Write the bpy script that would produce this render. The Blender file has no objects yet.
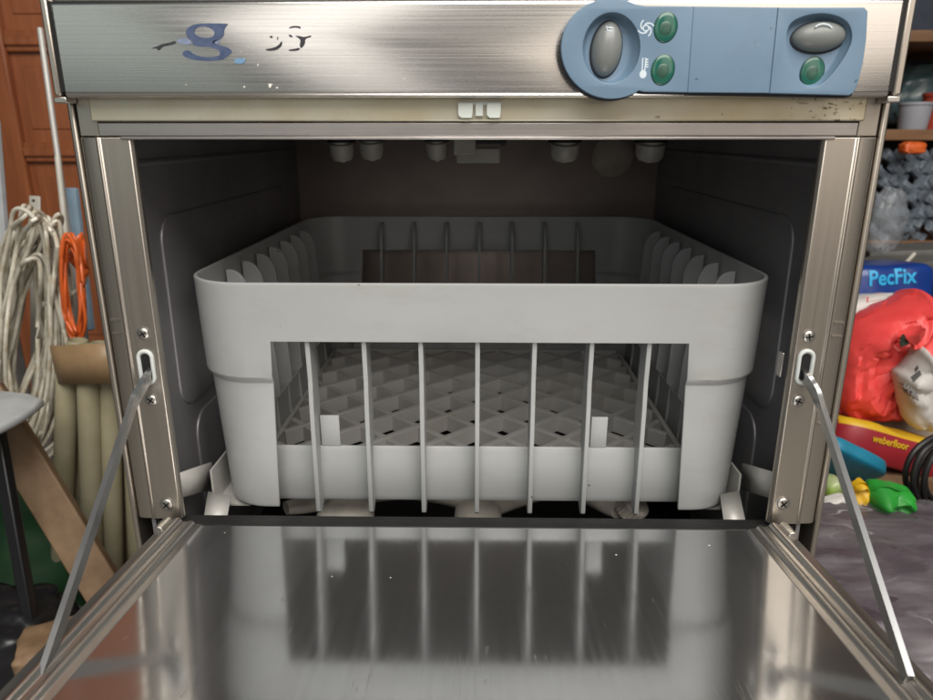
import bpy, bmesh, math, random
from mathutils import Vector, Matrix, noise
from mathutils.bvhtree import BVHTree
R = math.radians
random.seed(7)
S = bpy.context.scene
COL = S.collection

# ------------------------------------------------------------------ camera
PITCH, YAW = R(17.1), R(0.94)
FPX = 700.0
CAM = Vector((0.002, -0.41, 0.578))
cd = bpy.data.cameras.new("camera")
cam = bpy.data.objects.new("camera", cd); COL.objects.link(cam)
cam.location = CAM
cam.rotation_euler = (math.pi/2 - PITCH, 0, YAW)
cd.sensor_width = 36.0
cd.lens = FPX/933.0*36.0
cd.clip_start = 0.01; cd.clip_end = 60
cd.dof.use_dof = True; cd.dof.focus_distance = 0.45; cd.dof.aperture_fstop = 12.0
S.camera = cam

# ------------------------------------------------------------------ light
w = bpy.data.worlds.new("World"); S.world = w; w.use_nodes = True
bg = w.node_tree.nodes["Background"]
bg.inputs[0].default_value = (0.80, 0.90, 1.0, 1); bg.inputs[1].default_value = 0.04
def area(name, loc, target, sx, sy, power, col):
    l = bpy.data.lights.new(name, 'AREA'); l.shape = 'RECTANGLE'; l.size = sx; l.size_y = sy
    l.energy = power; l.color = col
    o = bpy.data.objects.new(name, l); COL.objects.link(o); o.location = loc
    d = Vector(target) - Vector(loc)
    o.rotation_euler = d.to_track_quat('-Z', 'Y').to_euler()
    return o
area('skylight', (0.40, -1.25, 2.15), (0, 0.12, 0.42), 2.2, 1.5, 84, (1.0, 0.955, 0.89))
area('doorway_left', (-0.41, -1.75, 1.12), (-0.41, 0, 1.12), 0.46, 1.1, 2.8, (1.0, 0.97, 0.93))
area('doorway_right', (1.05, -1.75, 1.12), (1.05, 0, 1.12), 1.35, 1.1, 7.6, (1.0, 0.88, 0.77))
area('doorway_green', (-1.65, -1.75, 1.12), (-1.65, 0, 1.12), 1.5, 1.1, 3.0, (0.88, 1.0, 0.95))
S.view_settings.view_transform = 'Standard'; S.view_settings.look = 'None'
S.view_settings.exposure = 0.0; S.view_settings.gamma = 1.0
S.render.engine = 'CYCLES'

# pixel of a 933x700 frame + distance -> a point of the place
CR = cam.rotation_euler.to_matrix()
def ray(px, py):
    d = CR @ Vector((px-466.5, 350-py, -FPX)); return d
def at(px, py, Y):
    d = ray(px, py); return CAM + d*(Y/d.y)
def atx(px, py, x):
    d = ray(px, py); return CAM + d*((x-CAM.x)/d.x)
def atz(px, py, z):
    d = ray(px, py); return CAM + d*((z-CAM.z)/d.z)

# ------------------------------------------------------------------ mesh helpers
class MB:
    def __init__(s): s.v = []; s.f = []; s.m = []
    def add(s, vs, fs, mi=0):
        b = len(s.v); s.v += [Vector(x) for x in vs]
        for f in fs: s.f.append([b+i for i in f]); s.m.append(mi)
    def box(s, x0, x1, y0, y1, z0, z1, mi=0):
        s.add([(x0,y0,z0),(x1,y0,z0),(x1,y1,z0),(x0,y1,z0),(x0,y0,z1),(x1,y0,z1),(x1,y1,z1),(x0,y1,z1)],
              [(3,2,1,0),(4,5,6,7),(0,1,5,4),(1,2,6,5),(2,3,7,6),(3,0,4,7)], mi); return s
    def obox(s, c, ax, ay, az, mi=0):
        c, ax, ay, az = Vector(c), Vector(ax), Vector(ay), Vector(az)
        vs = [c+ax*i+ay*j+az*k for k in (-1,1) for (i,j) in ((-1,-1),(1,-1),(1,1),(-1,1))]
        s.add(vs, [(3,2,1,0),(4,5,6,7),(0,1,5,4),(1,2,6,5),(2,3,7,6),(3,0,4,7)], mi); return s
    def bar(s, a, b, wd, th, up=(0,0,1), mi=0):
        a, b = Vector(a), Vector(b); d = (b-a); L = d.length; d.normalize()
        side = d.cross(Vector(up)).normalized(); n = side.cross(d).normalized()
        return s.obox((a+b)/2, d*L/2, side*wd/2, n*th/2, mi)
    def prism(s, poly, fn, d0, d1, mi=0):
        n = len(poly)
        s.add([fn(p[0],p[1],d0) for p in poly]+[fn(p[0],p[1],d1) for p in poly],
              [list(range(n))[::-1], list(range(n,2*n))]+[(i,(i+1)%n,n+(i+1)%n,n+i) for i in range(n)], mi); return s
    def tube(s, pts, r, seg=8, closed=False, cap=True, mi=0, flat=1.0, up=None):
        pts = [Vector(p) for p in pts]; n = len(pts); b = len(s.v)
        rr = r if isinstance(r, (list, tuple)) else [r]*n
        prev = None
        for i, p in enumerate(pts):
            if closed: t = pts[(i+1)%n]-pts[i-1]
            else: t = pts[min(i+1,n-1)]-pts[max(i-1,0)]
            t.normalize()
            if prev is None:
                u = Vector(up) if up else (Vector((0,0,1)) if abs(t.z) < .9 else Vector((0,1,0)))
            else: u = prev
            u = (u - t*u.dot(t)).normalized(); prev = u; v = t.cross(u)
            for k in range(seg):
                a = 2*math.pi*k/seg
                s.v.append(p + (u*math.cos(a)*flat + v*math.sin(a))*rr[i])
        for i in range(n if closed else n-1):
            j = (i+1)%n
            for k in range(seg):
                s.f.append([b+i*seg+k, b+i*seg+(k+1)%seg, b+j*seg+(k+1)%seg, b+j*seg+k]); s.m.append(mi)
        if cap and not closed:
            s.f.append([b+k for k in range(seg)][::-1]); s.m.append(mi)
            s.f.append([b+(n-1)*seg+k for k in range(seg)]); s.m.append(mi)
        return s
    def lathe(s, prof, c, axis=(0,0,1), seg=24, mi=0, mod=None):
        # prof: (radius, height) pairs along axis
        ax = Vector(axis).normalized(); c = Vector(c)
        u = ax.orthogonal().normalized(); v = ax.cross(u); b = len(s.v); n = len(prof)
        for (r, h) in prof:
            for k in range(seg):
                a = 2*math.pi*k/seg; q = r*(mod(k) if mod else 1)
                s.v.append(c + ax*h + (u*math.cos(a)+v*math.sin(a))*q)
        for i in range(n-1):
            for k in range(seg):
                s.f.append([b+i*seg+k, b+i*seg+(k+1)%seg, b+(i+1)*seg+(k+1)%seg, b+(i+1)*seg+k]); s.m.append(mi)
        s.f.append([b+k for k in range(seg)][::-1]); s.m.append(mi)
        s.f.append([b+(n-1)*seg+k for k in range(seg)]); s.m.append(mi)
        return s
    def ellipsoid(s, c, ax, ay, az, nu=24, nv=12, half=False, mi=0):
        c, ax, ay, az = map(Vector, (c, ax, ay, az)); b = len(s.v)
        lo = 0 if half else -math.pi/2
        for j in range(nv+1):
            ph = lo+(math.pi/2-lo)*j/nv
            for i in range(nu):
                th = 2*math.pi*i/nu
                s.v.append(c+ax*math.cos(th)*math.cos(ph)+ay*math.sin(th)*math.cos(ph)+az*math.sin(ph))
        for j in range(nv):
            for i in range(nu):
                s.f.append([b+j*nu+i, b+j*nu+(i+1)%nu, b+(j+1)*nu+(i+1)%nu, b+(j+1)*nu+i]); s.m.append(mi)
        return s
    def grid(s, fn, nu, nv, mi=0):
        b = len(s.v)
        for j in range(nv+1):
            for i in range(nu+1): s.v.append(Vector(fn(i/nu, j/nv)))
        for j in range(nv):
            for i in range(nu):
                q = b+j*(nu+1)+i; s.f.append([q,q+1,q+nu+2,q+nu+1]); s.m.append(mi)
        return s
    def build(s, name, mats, parent=None, bevel=0, seg=2, angle=35, sub=0, solid=0, soff=-1):
        me = bpy.data.meshes.new(name)
        me.from_pydata([tuple(v) for v in s.v], [], s.f)
        for p, mi in zip(me.polygons, s.m): p.material_index = mi
        bm = bmesh.new(); bm.from_mesh(me)
        bmesh.ops.remove_doubles(bm, verts=bm.verts, dist=1e-6)
        bmesh.ops.recalc_face_normals(bm, faces=bm.faces)
        bm.to_mesh(me); bm.free()
        return link(name, me, mats, parent, bevel, seg, angle, sub, solid, soff)

def link(name, me, mats, parent=None, bevel=0, seg=2, angle=35, sub=0, solid=0, soff=-1):
    me.shade_smooth(); me.set_sharp_from_angle(angle=R(angle))
    for m in (mats if isinstance(mats, (list, tuple)) else [mats]): me.materials.append(m)
    o = bpy.data.objects.new(name, me); COL.objects.link(o)
    if parent:
        o.parent = parent
        q = parent; off = Vector((0,0,0))
        while q: off += q.location; q = q.parent
        o.location = -off
    if solid:
        m = o.modifiers.new('thick', 'SOLIDIFY'); m.thickness = solid; m.offset = soff
    if bevel:
        m = o.modifiers.new('bevel', 'BEVEL'); m.width = bevel; m.segments = seg; m.limit_method = 'ANGLE'; m.angle_limit = R(30)
        m.harden_normals = False
    if sub:
        m = o.modifiers.new('sub', 'SUBSURF'); m.levels = sub; m.render_levels = sub
    return o

def tag(o, label, cat, group=None, kind=None):
    if label: o['label'] = label
    if cat: o['category'] = cat
    if group: o['group'] = group
    if kind: o['kind'] = kind
    return o
def thing(name, loc, label, cat, group=None):
    e = bpy.data.objects.new(name, None); COL.objects.link(e); e.location = loc
    e.empty_display_size = .05
    return tag(e, label, cat, group)

def plate_mesh(outlines, thick, bevel=0.0, fn=None, text=None, size=1, offset=0, res=2):
    """2D outlines (holes allowed) or a word -> a bevelled solid plate; fn(x,y,h) places it."""
    if text is not None:
        cu = bpy.data.curves.new('c', 'FONT'); cu.body = text; cu.size = size; cu.offset = offset; cu.resolution_u = 3
        cu.align_x = 'LEFT'
    else:
        cu = bpy.data.curves.new('c', 'CURVE'); cu.dimensions = '2D'; cu.fill_mode = 'BOTH'
        for ol in outlines:
            sp = cu.splines.new('POLY'); sp.points.add(len(ol)-1); sp.use_cyclic_u = True
            for p, q in zip(sp.points, ol): p.co = (q[0], q[1], 0, 1)
    cu.extrude = max(thick/2-bevel, 0); cu.bevel_depth = bevel; cu.bevel_resolution = res
    ob = bpy.data.objects.new('c', cu); COL.objects.link(ob)
    dg = bpy.context.evaluated_depsgraph_get(); dg.update()
    me = bpy.data.meshes.new_from_object(ob.evaluated_get(dg))
    bpy.data.objects.remove(ob); bpy.data.curves.remove(cu)
    me.materials.clear()
    bm = bmesh.new(); bm.from_mesh(me); bmesh.ops.remove_doubles(bm, verts=bm.verts, dist=1e-6)
    bm.to_mesh(me); bm.free()
    if fn:
        for v in me.vertices: v.co = fn(v.co.x, v.co.y, v.co.z)
    return me
def ell(cx, cy, a, b, n=40, tilt=0):
    c, s_ = math.cos(tilt), math.sin(tilt)
    return [(cx+a*math.cos(t)*c-b*math.sin(t)*s_, cy+a*math.cos(t)*s_+b*math.sin(t)*c) for t in [2*math.pi*i/n for i in range(n)]]
def smooth_poly(p, n=2):
    for _ in range(n):
        q = []
        for i in range(len(p)):
            a, b = p[i], p[(i+1)%len(p)]
            q += [(.75*a[0]+.25*b[0], .75*a[1]+.25*b[1]), (.25*a[0]+.75*b[0], .25*a[1]+.75*b[1])]
        p = q
    return p
def spline(pts, n=8, closed=False):
    pts = [Vector(p) for p in pts]; N = len(pts); out = []
    for i in range(N if closed else N-1):
        g = (lambda k: pts[k%N]) if closed else (lambda k: pts[max(0, min(N-1, k))])
        p0, p1, p2, p3 = g(i-1), g(i), g(i+1), g(i+2)
        for k in range(n):
            t = k/n
            out.append(.5*((2*p1)+(p2-p0)*t+(2*p0-5*p1+4*p2-p3)*t*t+(3*p1-p0-3*p2+p3)*t**3))
    if not closed: out.append(pts[-1])
    return out

# ------------------------------------------------------------------ materials
def base_mat(name):
    m = bpy.data.materials.new(name); m.use_nodes = True
    nt = m.node_tree; b = nt.nodes['Principled BSDF']; return m, nt, b
def N(nt, t, **kw):
    n = nt.nodes.new(t)
    for k, v in kw.items(): setattr(n, k, v)
    return n
def coords(nt, scale, kind='Object'):
    tc = N(nt, 'ShaderNodeTexCoord'); mp = N(nt, 'ShaderNodeMapping')
    mp.inputs['Scale'].default_value = scale
    nt.links.new(tc.outputs[kind], mp.inputs['Vector']); return mp.outputs[0]
def noise_tex(nt, vec, scale=1, detail=3, rough=.55):
    n = N(nt, 'ShaderNodeTexNoise'); n.inputs['Scale'].default_value = scale; n.inputs['Detail'].default_value = detail
    n.inputs['Roughness'].default_value = rough
    nt.links.new(vec, n.inputs['Vector']); return n.outputs[0]
def ramp(nt, fac, stops):
    r = N(nt, 'ShaderNodeValToRGB'); e = r.color_ramp.elements
    while len(e) < len(stops): e.new(.5)
    for el, (p, c) in zip(e, stops):
        el.position = p; el.color = (c, c, c, 1) if isinstance(c, (int, float)) else (*c, 1)
    nt.links.new(fac, r.inputs[0]); return r.outputs[0]
def mix(nt, a, b, fac, mode='MIX'):
    m = N(nt, 'ShaderNodeMix', data_type='RGBA', blend_type=mode)
    for sock, v in ((m.inputs['Factor'], fac), (m.inputs['A'], a), (m.inputs['B'], b)):
        if hasattr(v, 'is_linked'): nt.links.new(v, sock)
        elif isinstance(v, (int, float)): sock.default_value = v
        else: sock.default_value = (*v, 1)
    return m.outputs['Result']
def specks(nt, scale, size, keep):
    """scattered small spots: 1 inside a spot, 0 elsewhere"""
    L = nt.links; v = N(nt, 'ShaderNodeTexVoronoi'); v.inputs['Scale'].default_value = scale
    L.new(coords(nt, (1, 1, 1)), v.inputs['Vector'])
    sp = N(nt, 'ShaderNodeSeparateXYZ'); L.new(v.outputs['Color'], sp.inputs[0])
    k = ramp(nt, sp.outputs[0], [(1-keep-.001, 0), (1-keep, 1)])
    sz = N(nt, 'ShaderNodeMath', operation='MULTIPLY'); L.new(sp.outputs[1], sz.inputs[0]); sz.inputs[1].default_value = size
    lt = N(nt, 'ShaderNodeMath', operation='LESS_THAN'); L.new(v.outputs['Distance'], lt.inputs[0]); L.new(sz.outputs[0], lt.inputs[1])
    m = N(nt, 'ShaderNodeMath', operation='MULTIPLY'); L.new(k, m.inputs[0]); L.new(lt.outputs[0], m.inputs[1]); return m.outputs[0]
def hairlines(nt, vec, width, lo, hi, brkscale):
    """thin broken scratch lines along the short axis of vec"""
    L = nt.links; n = noise_tex(nt, coords(nt, vec), 1, 1, .4)
    d = N(nt, 'ShaderNodeMath', operation='SUBTRACT'); L.new(n, d.inputs[0]); d.inputs[1].default_value = .5
    a = N(nt, 'ShaderNodeMath', operation='ABSOLUTE'); L.new(d.outputs[0], a.inputs[0])
    b = ramp(nt, noise_tex(nt, coords(nt, (brkscale,)*3), 1, 2, .5), [(lo, 0), (hi, 1)])
    return mix(nt, (0,0,0), ramp(nt, a.outputs[0], [(0, 1), (width, 0)]), b)
def steel(name, col, rough, brush, bump=.03, aniso=0.0, rot=0.0, stain=0.15, rvar=.1, tint=None, metal=1.0, blot=1.0):
    m, nt, b = base_mat(name); L = nt.links
    b.inputs['Metallic'].default_value = metal
    br = noise_tex(nt, coords(nt, brush), 1, 4, .6)
    bl = noise_tex(nt, coords(nt, (9, 9, 9)), 1, 5, .6)
    dark = tuple(c*(1-stain) for c in (tint or col))
    c1 = mix(nt, col, dark, ramp(nt, bl, [(.4, 0), (.72, 1)]))
    c2 = mix(nt, c1, (.92,.92,.92), ramp(nt, br, [(.35, 0.0), (.7, .10)]), 'MULTIPLY')
    L.new(c2, b.inputs['Base Color'])
    mr = N(nt, 'ShaderNodeMapRange'); mr.inputs[3].default_value = rough-rvar/2; mr.inputs[4].default_value = rough+rvar
    mr.inputs[1].default_value = .3; mr.inputs[2].default_value = .75
    ad = N(nt, 'ShaderNodeMath', operation='ADD'); L.new(br, ad.inputs[0]); L.new(bl if blot else br, ad.inputs[1])
    hf = N(nt, 'ShaderNodeMath', operation='MULTIPLY'); hf.inputs[1].default_value = .5; L.new(ad.outputs[0], hf.inputs[0])
    L.new(hf.outputs[0], mr.inputs[0]); L.new(mr.outputs[0], b.inputs['Roughness'])
    bu = N(nt, 'ShaderNodeBump'); bu.inputs['Strength'].default_value = bump; bu.inputs['Distance'].default_value = .001
    L.new(br, bu.inputs['Height']); L.new(bu.outputs[0], b.inputs['Normal'])
    if aniso:
        b.inputs['Anisotropic'].default_value = aniso; b.inputs['Anisotropic Rotation'].default_value = rot
        tg = N(nt, 'ShaderNodeTangent', direction_type='RADIAL', axis='Z'); L.new(tg.outputs[0], b.inputs['Tangent'])
    return m
def plastic(name, col, rough=.4, var=.12, scale=30, specks=0.0, bump=.0, col2=None, spec=.5, coat=0, detail=4):
    m, nt, b = base_mat(name); L = nt.links
    n1 = noise_tex(nt, coords(nt, (scale,)*3), 1, detail, .6)
    c2 = col2 or tuple(c*(1-var) for c in col)
    c = mix(nt, col, c2, ramp(nt, n1, [(.38, 0), (.68, 1)]))
    if specks:
        n2 = noise_tex(nt, coords(nt, (230, 230, 230)), 1, 1, .5)
        c = mix(nt, c, tuple(x*.35 for x in col), ramp(nt, n2, [(.775-.02*specks, 0), (.80-.02*specks, .8)]))
    L.new(c, b.inputs['Base Color'])
    r = ramp(nt, n1, [(.3, max(rough-.06, .02)), (.7, rough+.08)]); L.new(r, b.inputs['Roughness'])
    b.inputs['Specular IOR Level'].default_value = spec
    if coat: b.inputs['Coat Weight'].default_value = coat; b.inputs['Coat Roughness'].default_value = .15
    if bump:
        bu = N(nt, 'ShaderNodeBump'); bu.inputs['Strength'].default_value = bump; bu.inputs['Distance'].default_value = .002
        L.new(n1, bu.inputs['Height']); L.new(bu.outputs[0], b.inputs['Normal'])
    return m
def wood(name, c1, c2, scale=(14, 14, 1.2), rough=.4, coat=0.0):
    m, nt, b = base_mat(name); L = nt.links
    n1 = noise_tex(nt, coords(nt, tuple(s*4 for s in scale)), 1, 5, .65)
    L.new(mix(nt, c1, c2, ramp(nt, n1, [(.35, 0), (.65, 1)])), b.inputs['Base Color'])
    b.inputs['Roughness'].default_value = rough; b.inputs['Coat Weight'].default_value = coat
    b.inputs['Coat Roughness'].default_value = .2
    bu = N(nt, 'ShaderNodeBump'); bu.inputs['Strength'].default_value = .15; bu.inputs['Distance'].default_value = .002
    L.new(n1, bu.inputs['Height']); L.new(bu.outputs[0], b.inputs['Normal'])
    return m

M = {}
M['fascia'] = steel('brushed_fascia_steel', (.72,.695,.66), .25, (4, 4, 1400), .03, .55, 0.25, .06, .07, blot=0)
M['post'] = steel('brushed_post_steel', (.53,.485,.425), .38, (500, 500, 5), .03, 0, 0, .16, .10)
M['trim'] = steel('dull_trim_steel', (.50,.47,.45), .36, (6, 6, 900), .06, .3, 0, .25, .15)
M['gold'] = steel('yellowed_trim', (.54,.52,.43), .38, (3, 6, 120), .03, 0, 0, .40, .15, tint=(.68,.55,.30), metal=.6)
def add_soot(m):
    nt = m.node_tree; L = nt.links; b = nt.nodes['Principled BSDF']
    src = b.inputs['Base Color'].links[0].from_socket
    sp = N(nt, 'ShaderNodeSeparateXYZ'); L.new(coords(nt, (1,1,1)), sp.inputs[0])
    g = ramp(nt, sp.outputs[0], [(.165, 0), (.19, 1)])      # soot sits at the strip's right end
    n = ramp(nt, noise_tex(nt, coords(nt, (330, 330, 420)), 1, 2, .6), [(.60, 0), (.65, .9)])
    rust = ramp(nt, noise_tex(nt, coords(nt, (150, 150, 190)), 1, 1, .5), [(.75, 0), (.79, 1)])
    f = N(nt, 'ShaderNodeMath', operation='MULTIPLY'); L.new(g, f.inputs[0]); L.new(n, f.inputs[1])
    c = mix(nt, src, (.12,.09,.04), f.outputs[0]); c = mix(nt, c, (.22,.16,.09), rust)
    L.new(c, b.inputs['Base Color'])
add_soot(M['gold'])
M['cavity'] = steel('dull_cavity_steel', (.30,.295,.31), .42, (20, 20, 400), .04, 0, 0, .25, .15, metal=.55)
M['cavityback'] = steel('brown_cavity_steel', (.72,.61,.55), .38, (30, 30, 300), .04, 0, 0, .25, .15, metal=.12)
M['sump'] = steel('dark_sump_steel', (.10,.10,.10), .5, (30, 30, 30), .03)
M['bracket'] = steel('bracket_steel', (.50,.49,.465), .52, (60, 600, 60), .04, metal=.35)
M['arm'] = steel('polished_bar', (.40,.405,.41), .34, (40, 40, 40), .01, 0, 0, .08, .06)
M['screw'] = steel('screw_steel', (.55,.53,.49), .36, (300, 300, 300), .02)
M['dark'] = plastic('black_rubber', (.012,.012,.012), .5, .3, 60, bump=.2)
M['slot'] = plastic('hole_shade', (.004,.004,.004), .7)  # near-black colour stands in for the shade inside holes and recesses
# door inner sheet: worn mirror-like steel with fine scratches
def door_mat():
    m, nt, b = base_mat('worn_door_steel'); L = nt.links
    b.inputs['Metallic'].default_value = 1
    cl = noise_tex(nt, coords(nt, (6, 5, 6)), 1, 5, .6)
    st = noise_tex(nt, coords(nt, (300, 7, 20)), 1, 4, .6)
    # fine scratches: thin rings of two stretched noises, broken up by a third
    def scratch(vec, thr):
        n = noise_tex(nt, coords(nt, vec), 1, 1, .4)
        d = N(nt, 'ShaderNodeMath', operation='SUBTRACT'); L.new(n, d.inputs[0]); d.inputs[1].default_value = .62
        a = N(nt, 'ShaderNodeMath', operation='ABSOLUTE'); L.new(d.outputs[0], a.inputs[0])
        return ramp(nt, a.outputs[0], [(0, 1), (thr, 0)])
    brk = ramp(nt, noise_tex(nt, coords(nt, (75, 75, 75)), 1, 2, .5), [(.62, 0), (.72, .6)])
    sc = mix(nt, scratch((120, 9, 30), .012), scratch((60, 12, 30), .006), 1.0, 'ADD')
    sc = mix(nt, (0, 0, 0), sc, brk)
    c = mix(nt, (.68,.695,.72), (.55,.56,.58), ramp(nt, cl, [(.4, 0), (.7, 1)]))
    hl = hairlines(nt, (330, 14, 30), .010, .56, .76, 24)
    sc = mix(nt, sc, hl, 1.0, 'ADD')
    c = mix(nt, c, (.79,.79,.78), sc)
    L.new(c, b.inputs['Base Color'])
    mr = N(nt, 'ShaderNodeMapRange'); mr.inputs[1].default_value = .35; mr.inputs[2].default_value = .75
    mr.inputs[3].default_value = .07; mr.inputs[4].default_value = .18
    L.new(mix(nt, cl, st, .5), mr.inputs[0])
    rr = N(nt, 'ShaderNodeMath', operation='MULTIPLY_ADD'); L.new(sc, rr.inputs[0]); rr.inputs[1].default_value = .3; L.new(mr.outputs[0], rr.inputs[2])
    L.new(rr.outputs[0], b.inputs['Roughness'])
    bu = N(nt, 'ShaderNodeBump'); bu.inputs['Strength'].default_value = .006; bu.inputs['Distance'].default_value = .001
    L.new(st, bu.inputs['Height']); L.new(bu.outputs[0], b.inputs['Normal'])
    # worn haze: a broad lobe mixed over the sharp one
    g = N(nt, 'ShaderNodeBsdfPrincipled'); g.inputs['Metallic'].default_value = .85; g.inputs['Roughness'].default_value = .42
    g.inputs['Base Color'].default_value = (.60,.59,.58,1)
    du = N(nt, 'ShaderNodeBsdfDiffuse'); du.inputs[0].default_value = (.75,.73,.70,1)
    dust = N(nt, 'ShaderNodeMixShader'); L.new(specks(nt, 150, .11, .05), dust.inputs[0]); L.new(du.outputs[0], dust.inputs[2])
    mx = N(nt, 'ShaderNodeMixShader'); mx.inputs[0].default_value = .20
    L.new(b.outputs[0], mx.inputs[1]); L.new(g.outputs[0], mx.inputs[2])
    L.new(mx.outputs[0], dust.inputs[1])
    L.new(dust.outputs[0], nt.nodes['Material Output'].inputs['Surface'])
    return m
M['door'] = door_mat()
M['rail'] = steel('door_rail_steel', (.56,.53,.50), .36, (600, 4, 600), .03, 0, 0, .15, .12)
M['basket'] = plastic('grey_white_basket_plastic', (.345,.357,.357), .40, .07, 9, specks=0, bump=.01)
def wear(m, sc_col, grime):
    nt = m.node_tree; L = nt.links; b = nt.nodes['Principled BSDF']
    src = b.inputs['Base Color'].links[0].from_socket
    g = ramp(nt, noise_tex(nt, coords(nt, (26, 26, 60)), 1, 6, .7), [(.50, 0), (.80, .6)])
    c = mix(nt, src, grime, g)
    c = mix(nt, c, sc_col, hairlines(nt, (60, 60, 170), .008, .60, .72, 22))
    c = mix(nt, c, tuple(x*.3 for x in grime), specks(nt, 95, .10, .05))
    L.new(c, b.inputs['Base Color'])
wear(M['basket'], (.25,.25,.24), (.30,.29,.255))
M['lattice'] = plastic('basket_floor_plastic', (.43,.425,.415), .45, .12, 9, bump=.01, col2=(.38,.365,.34))
M['nozzle'] = plastic('beige_nozzle_plastic', (.40,.385,.35), .4, .2, 40)  # same beige, darkened in colour because the upper nozzles look dimmer
M['washarm'] = plastic('beige_wash_arm_plastic', (.66,.62,.55), .4, .2, 40)  # beige lightened in colour to make up for weak light under the basket
M['blue'] = plastic('blue_grey_panel_plastic', (.140,.222,.315), .42, .08, 40, specks=.3, bump=.015)
wear(M['blue'], (.17,.26,.35), (.110,.180,.255))
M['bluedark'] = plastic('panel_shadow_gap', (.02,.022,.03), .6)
M['knob'] = plastic('grey_button_plastic', (.185,.198,.192), .34, .1, 60, specks=.3)
M['ledring'] = plastic('dark_green_lens_rim', (.006,.05,.04), .3)
M['led'] = plastic('green_lens', (.012,.105,.078), .2, .35, 120, coat=.3, col2=(.03,.12,.08))
M['ledcore'] = plastic('lens_core', (.035,.10,.07), .3, .3, 300)
M['ink'] = plastic('pale_printing', (.62,.70,.76), .5)
M['logo'] = plastic('navy_worn_print', (.040,.062,.135), .45, .2, 200, col2=(.08,.11,.19))
M['logopale'] = plastic('lilac_worn_print', (.20,.24,.36), .45, .3, 300)
M['logoblue'] = plastic('light_blue_print', (.16,.30,.47), .45, .3, 400)
M['logodark'] = plastic('charcoal_worn_print', (.03,.028,.035), .5, .3, 300)
M['scuff'] = plastic('pale_scuff', (.78,.76,.70), .6)
M['clip'] = plastic('white_clip_plastic', (.62,.66,.62), .4, .06)
M['liner'] = plastic('white_liner_plastic', (.55,.58,.57), .4)

# ================================================================== SETTING
f = MB(); f.box(-8, 8, -6, 3.2, -.05, 0)
fl = f.build('floor', plastic('grey_concrete', (.20,.19,.18), .7, .3, 5, bump=.3)); fl['kind'] = 'structure'
f = MB(); f.box(-8, 8, 2.6, 2.75, 0.0, 3.2)
wl = f.build('back_wall', plastic('dim_plaster', (.085,.080,.078), .8, .3, 4, bump=.2)); wl['kind'] = 'structure'

# ================================================================== GLASSWASHER
GW = thing('glasswasher', (0, .24, 0), 'stainless steel glasswasher with its door folded down open and a blue control panel', 'glasswasher')
HX = .2295                                   # half width of the body
ZT = .651
# outer shell: two side panels, top, back, lower front, four feet
for s in (-1, 1):
    b = MB()
    x0, x1 = sorted((s*.2262, s*.2300))
    b.box(x0, x1, .003, .47, .02, ZT)
    b.build('side_panel', M['post'], GW, bevel=.0012)
b = MB(); b.box(-.226, .226, .0, .47, ZT-.003, ZT); b.build('top_panel', M['trim'], GW)
b = MB(); b.box(-.226, .226, .466, .470, .02, ZT-.004); b.build('back_panel', M['trim'], GW)
b = MB(); b.box(-.226, .226, .016, .020, .03, .262); b.box(-.226, .226, .02, .46, .03, .034)
b.build('lower_panel', M['post'], GW, bevel=.001)
for sx in (-1, 1):
    for y in (.05, .42):
        b = MB(); b.lathe([(.018,0),(.018,.008),(.012,.012),(.012,.03)], (sx*.19, y, 0)); b.build('foot', M['dark'], GW)

# cavity
CX, CY, CZ0, CZ1 = .2145, .452, .215, .604
b = MB()
b.add([(-CX,CY,CZ0),(CX,CY,CZ0),(CX,CY,CZ1),(-CX,CY,CZ1)], [(0,1,2,3)])
b.build('cavity_back_wall', M['cavityback'], GW, solid=.002, soff=0)
def rrect(y0, y1, z0, z1, r, n=6):
    o = []
    for (cy, cz, a0) in ((y1-r, z1-r, 0), (y0+r, z1-r, 90), (y0+r, z0+r, 180), (y1-r, z0+r, 270)):
        for k in range(n+1):
            a = R(a0+90*k/n); o.append((cy+r*math.cos(a), cz+r*math.sin(a)))
    return o
for s in (-1, 1):
    b = MB()
    x = s*CX
    b.box(*sorted((x, x+s*.0025)), .004, CY, CZ0, CZ1)
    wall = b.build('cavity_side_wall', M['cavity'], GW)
    for (y0, y1, z0, z1) in ((.066, .385, .385, .5235), (.085, .385, .235, .371)):
        me = plate_mesh([rrect(y0, y1, z0, z1, .018)], .0034, .0014, lambda p, q, h, x=x, s=s: (x+s*.0002+h*s, p, q))
        link('embossed_panel', me, M['cavity'], wall)
    b = MB(); b.tube([(x-s*.0003, .006, .5605), (x-s*.0003, .43, .5605)], .0022, 8); b.build('pressed_groove', M['cavity'], wall)
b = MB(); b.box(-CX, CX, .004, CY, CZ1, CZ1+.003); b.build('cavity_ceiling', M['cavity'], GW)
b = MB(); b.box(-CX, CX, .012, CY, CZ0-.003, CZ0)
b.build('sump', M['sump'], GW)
b = MB(); b.box(-.2135, .2135, .004, .012, CZ0-.003, .3295); b.build('tub_lip', M['dark'], GW, bevel=.001)

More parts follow.
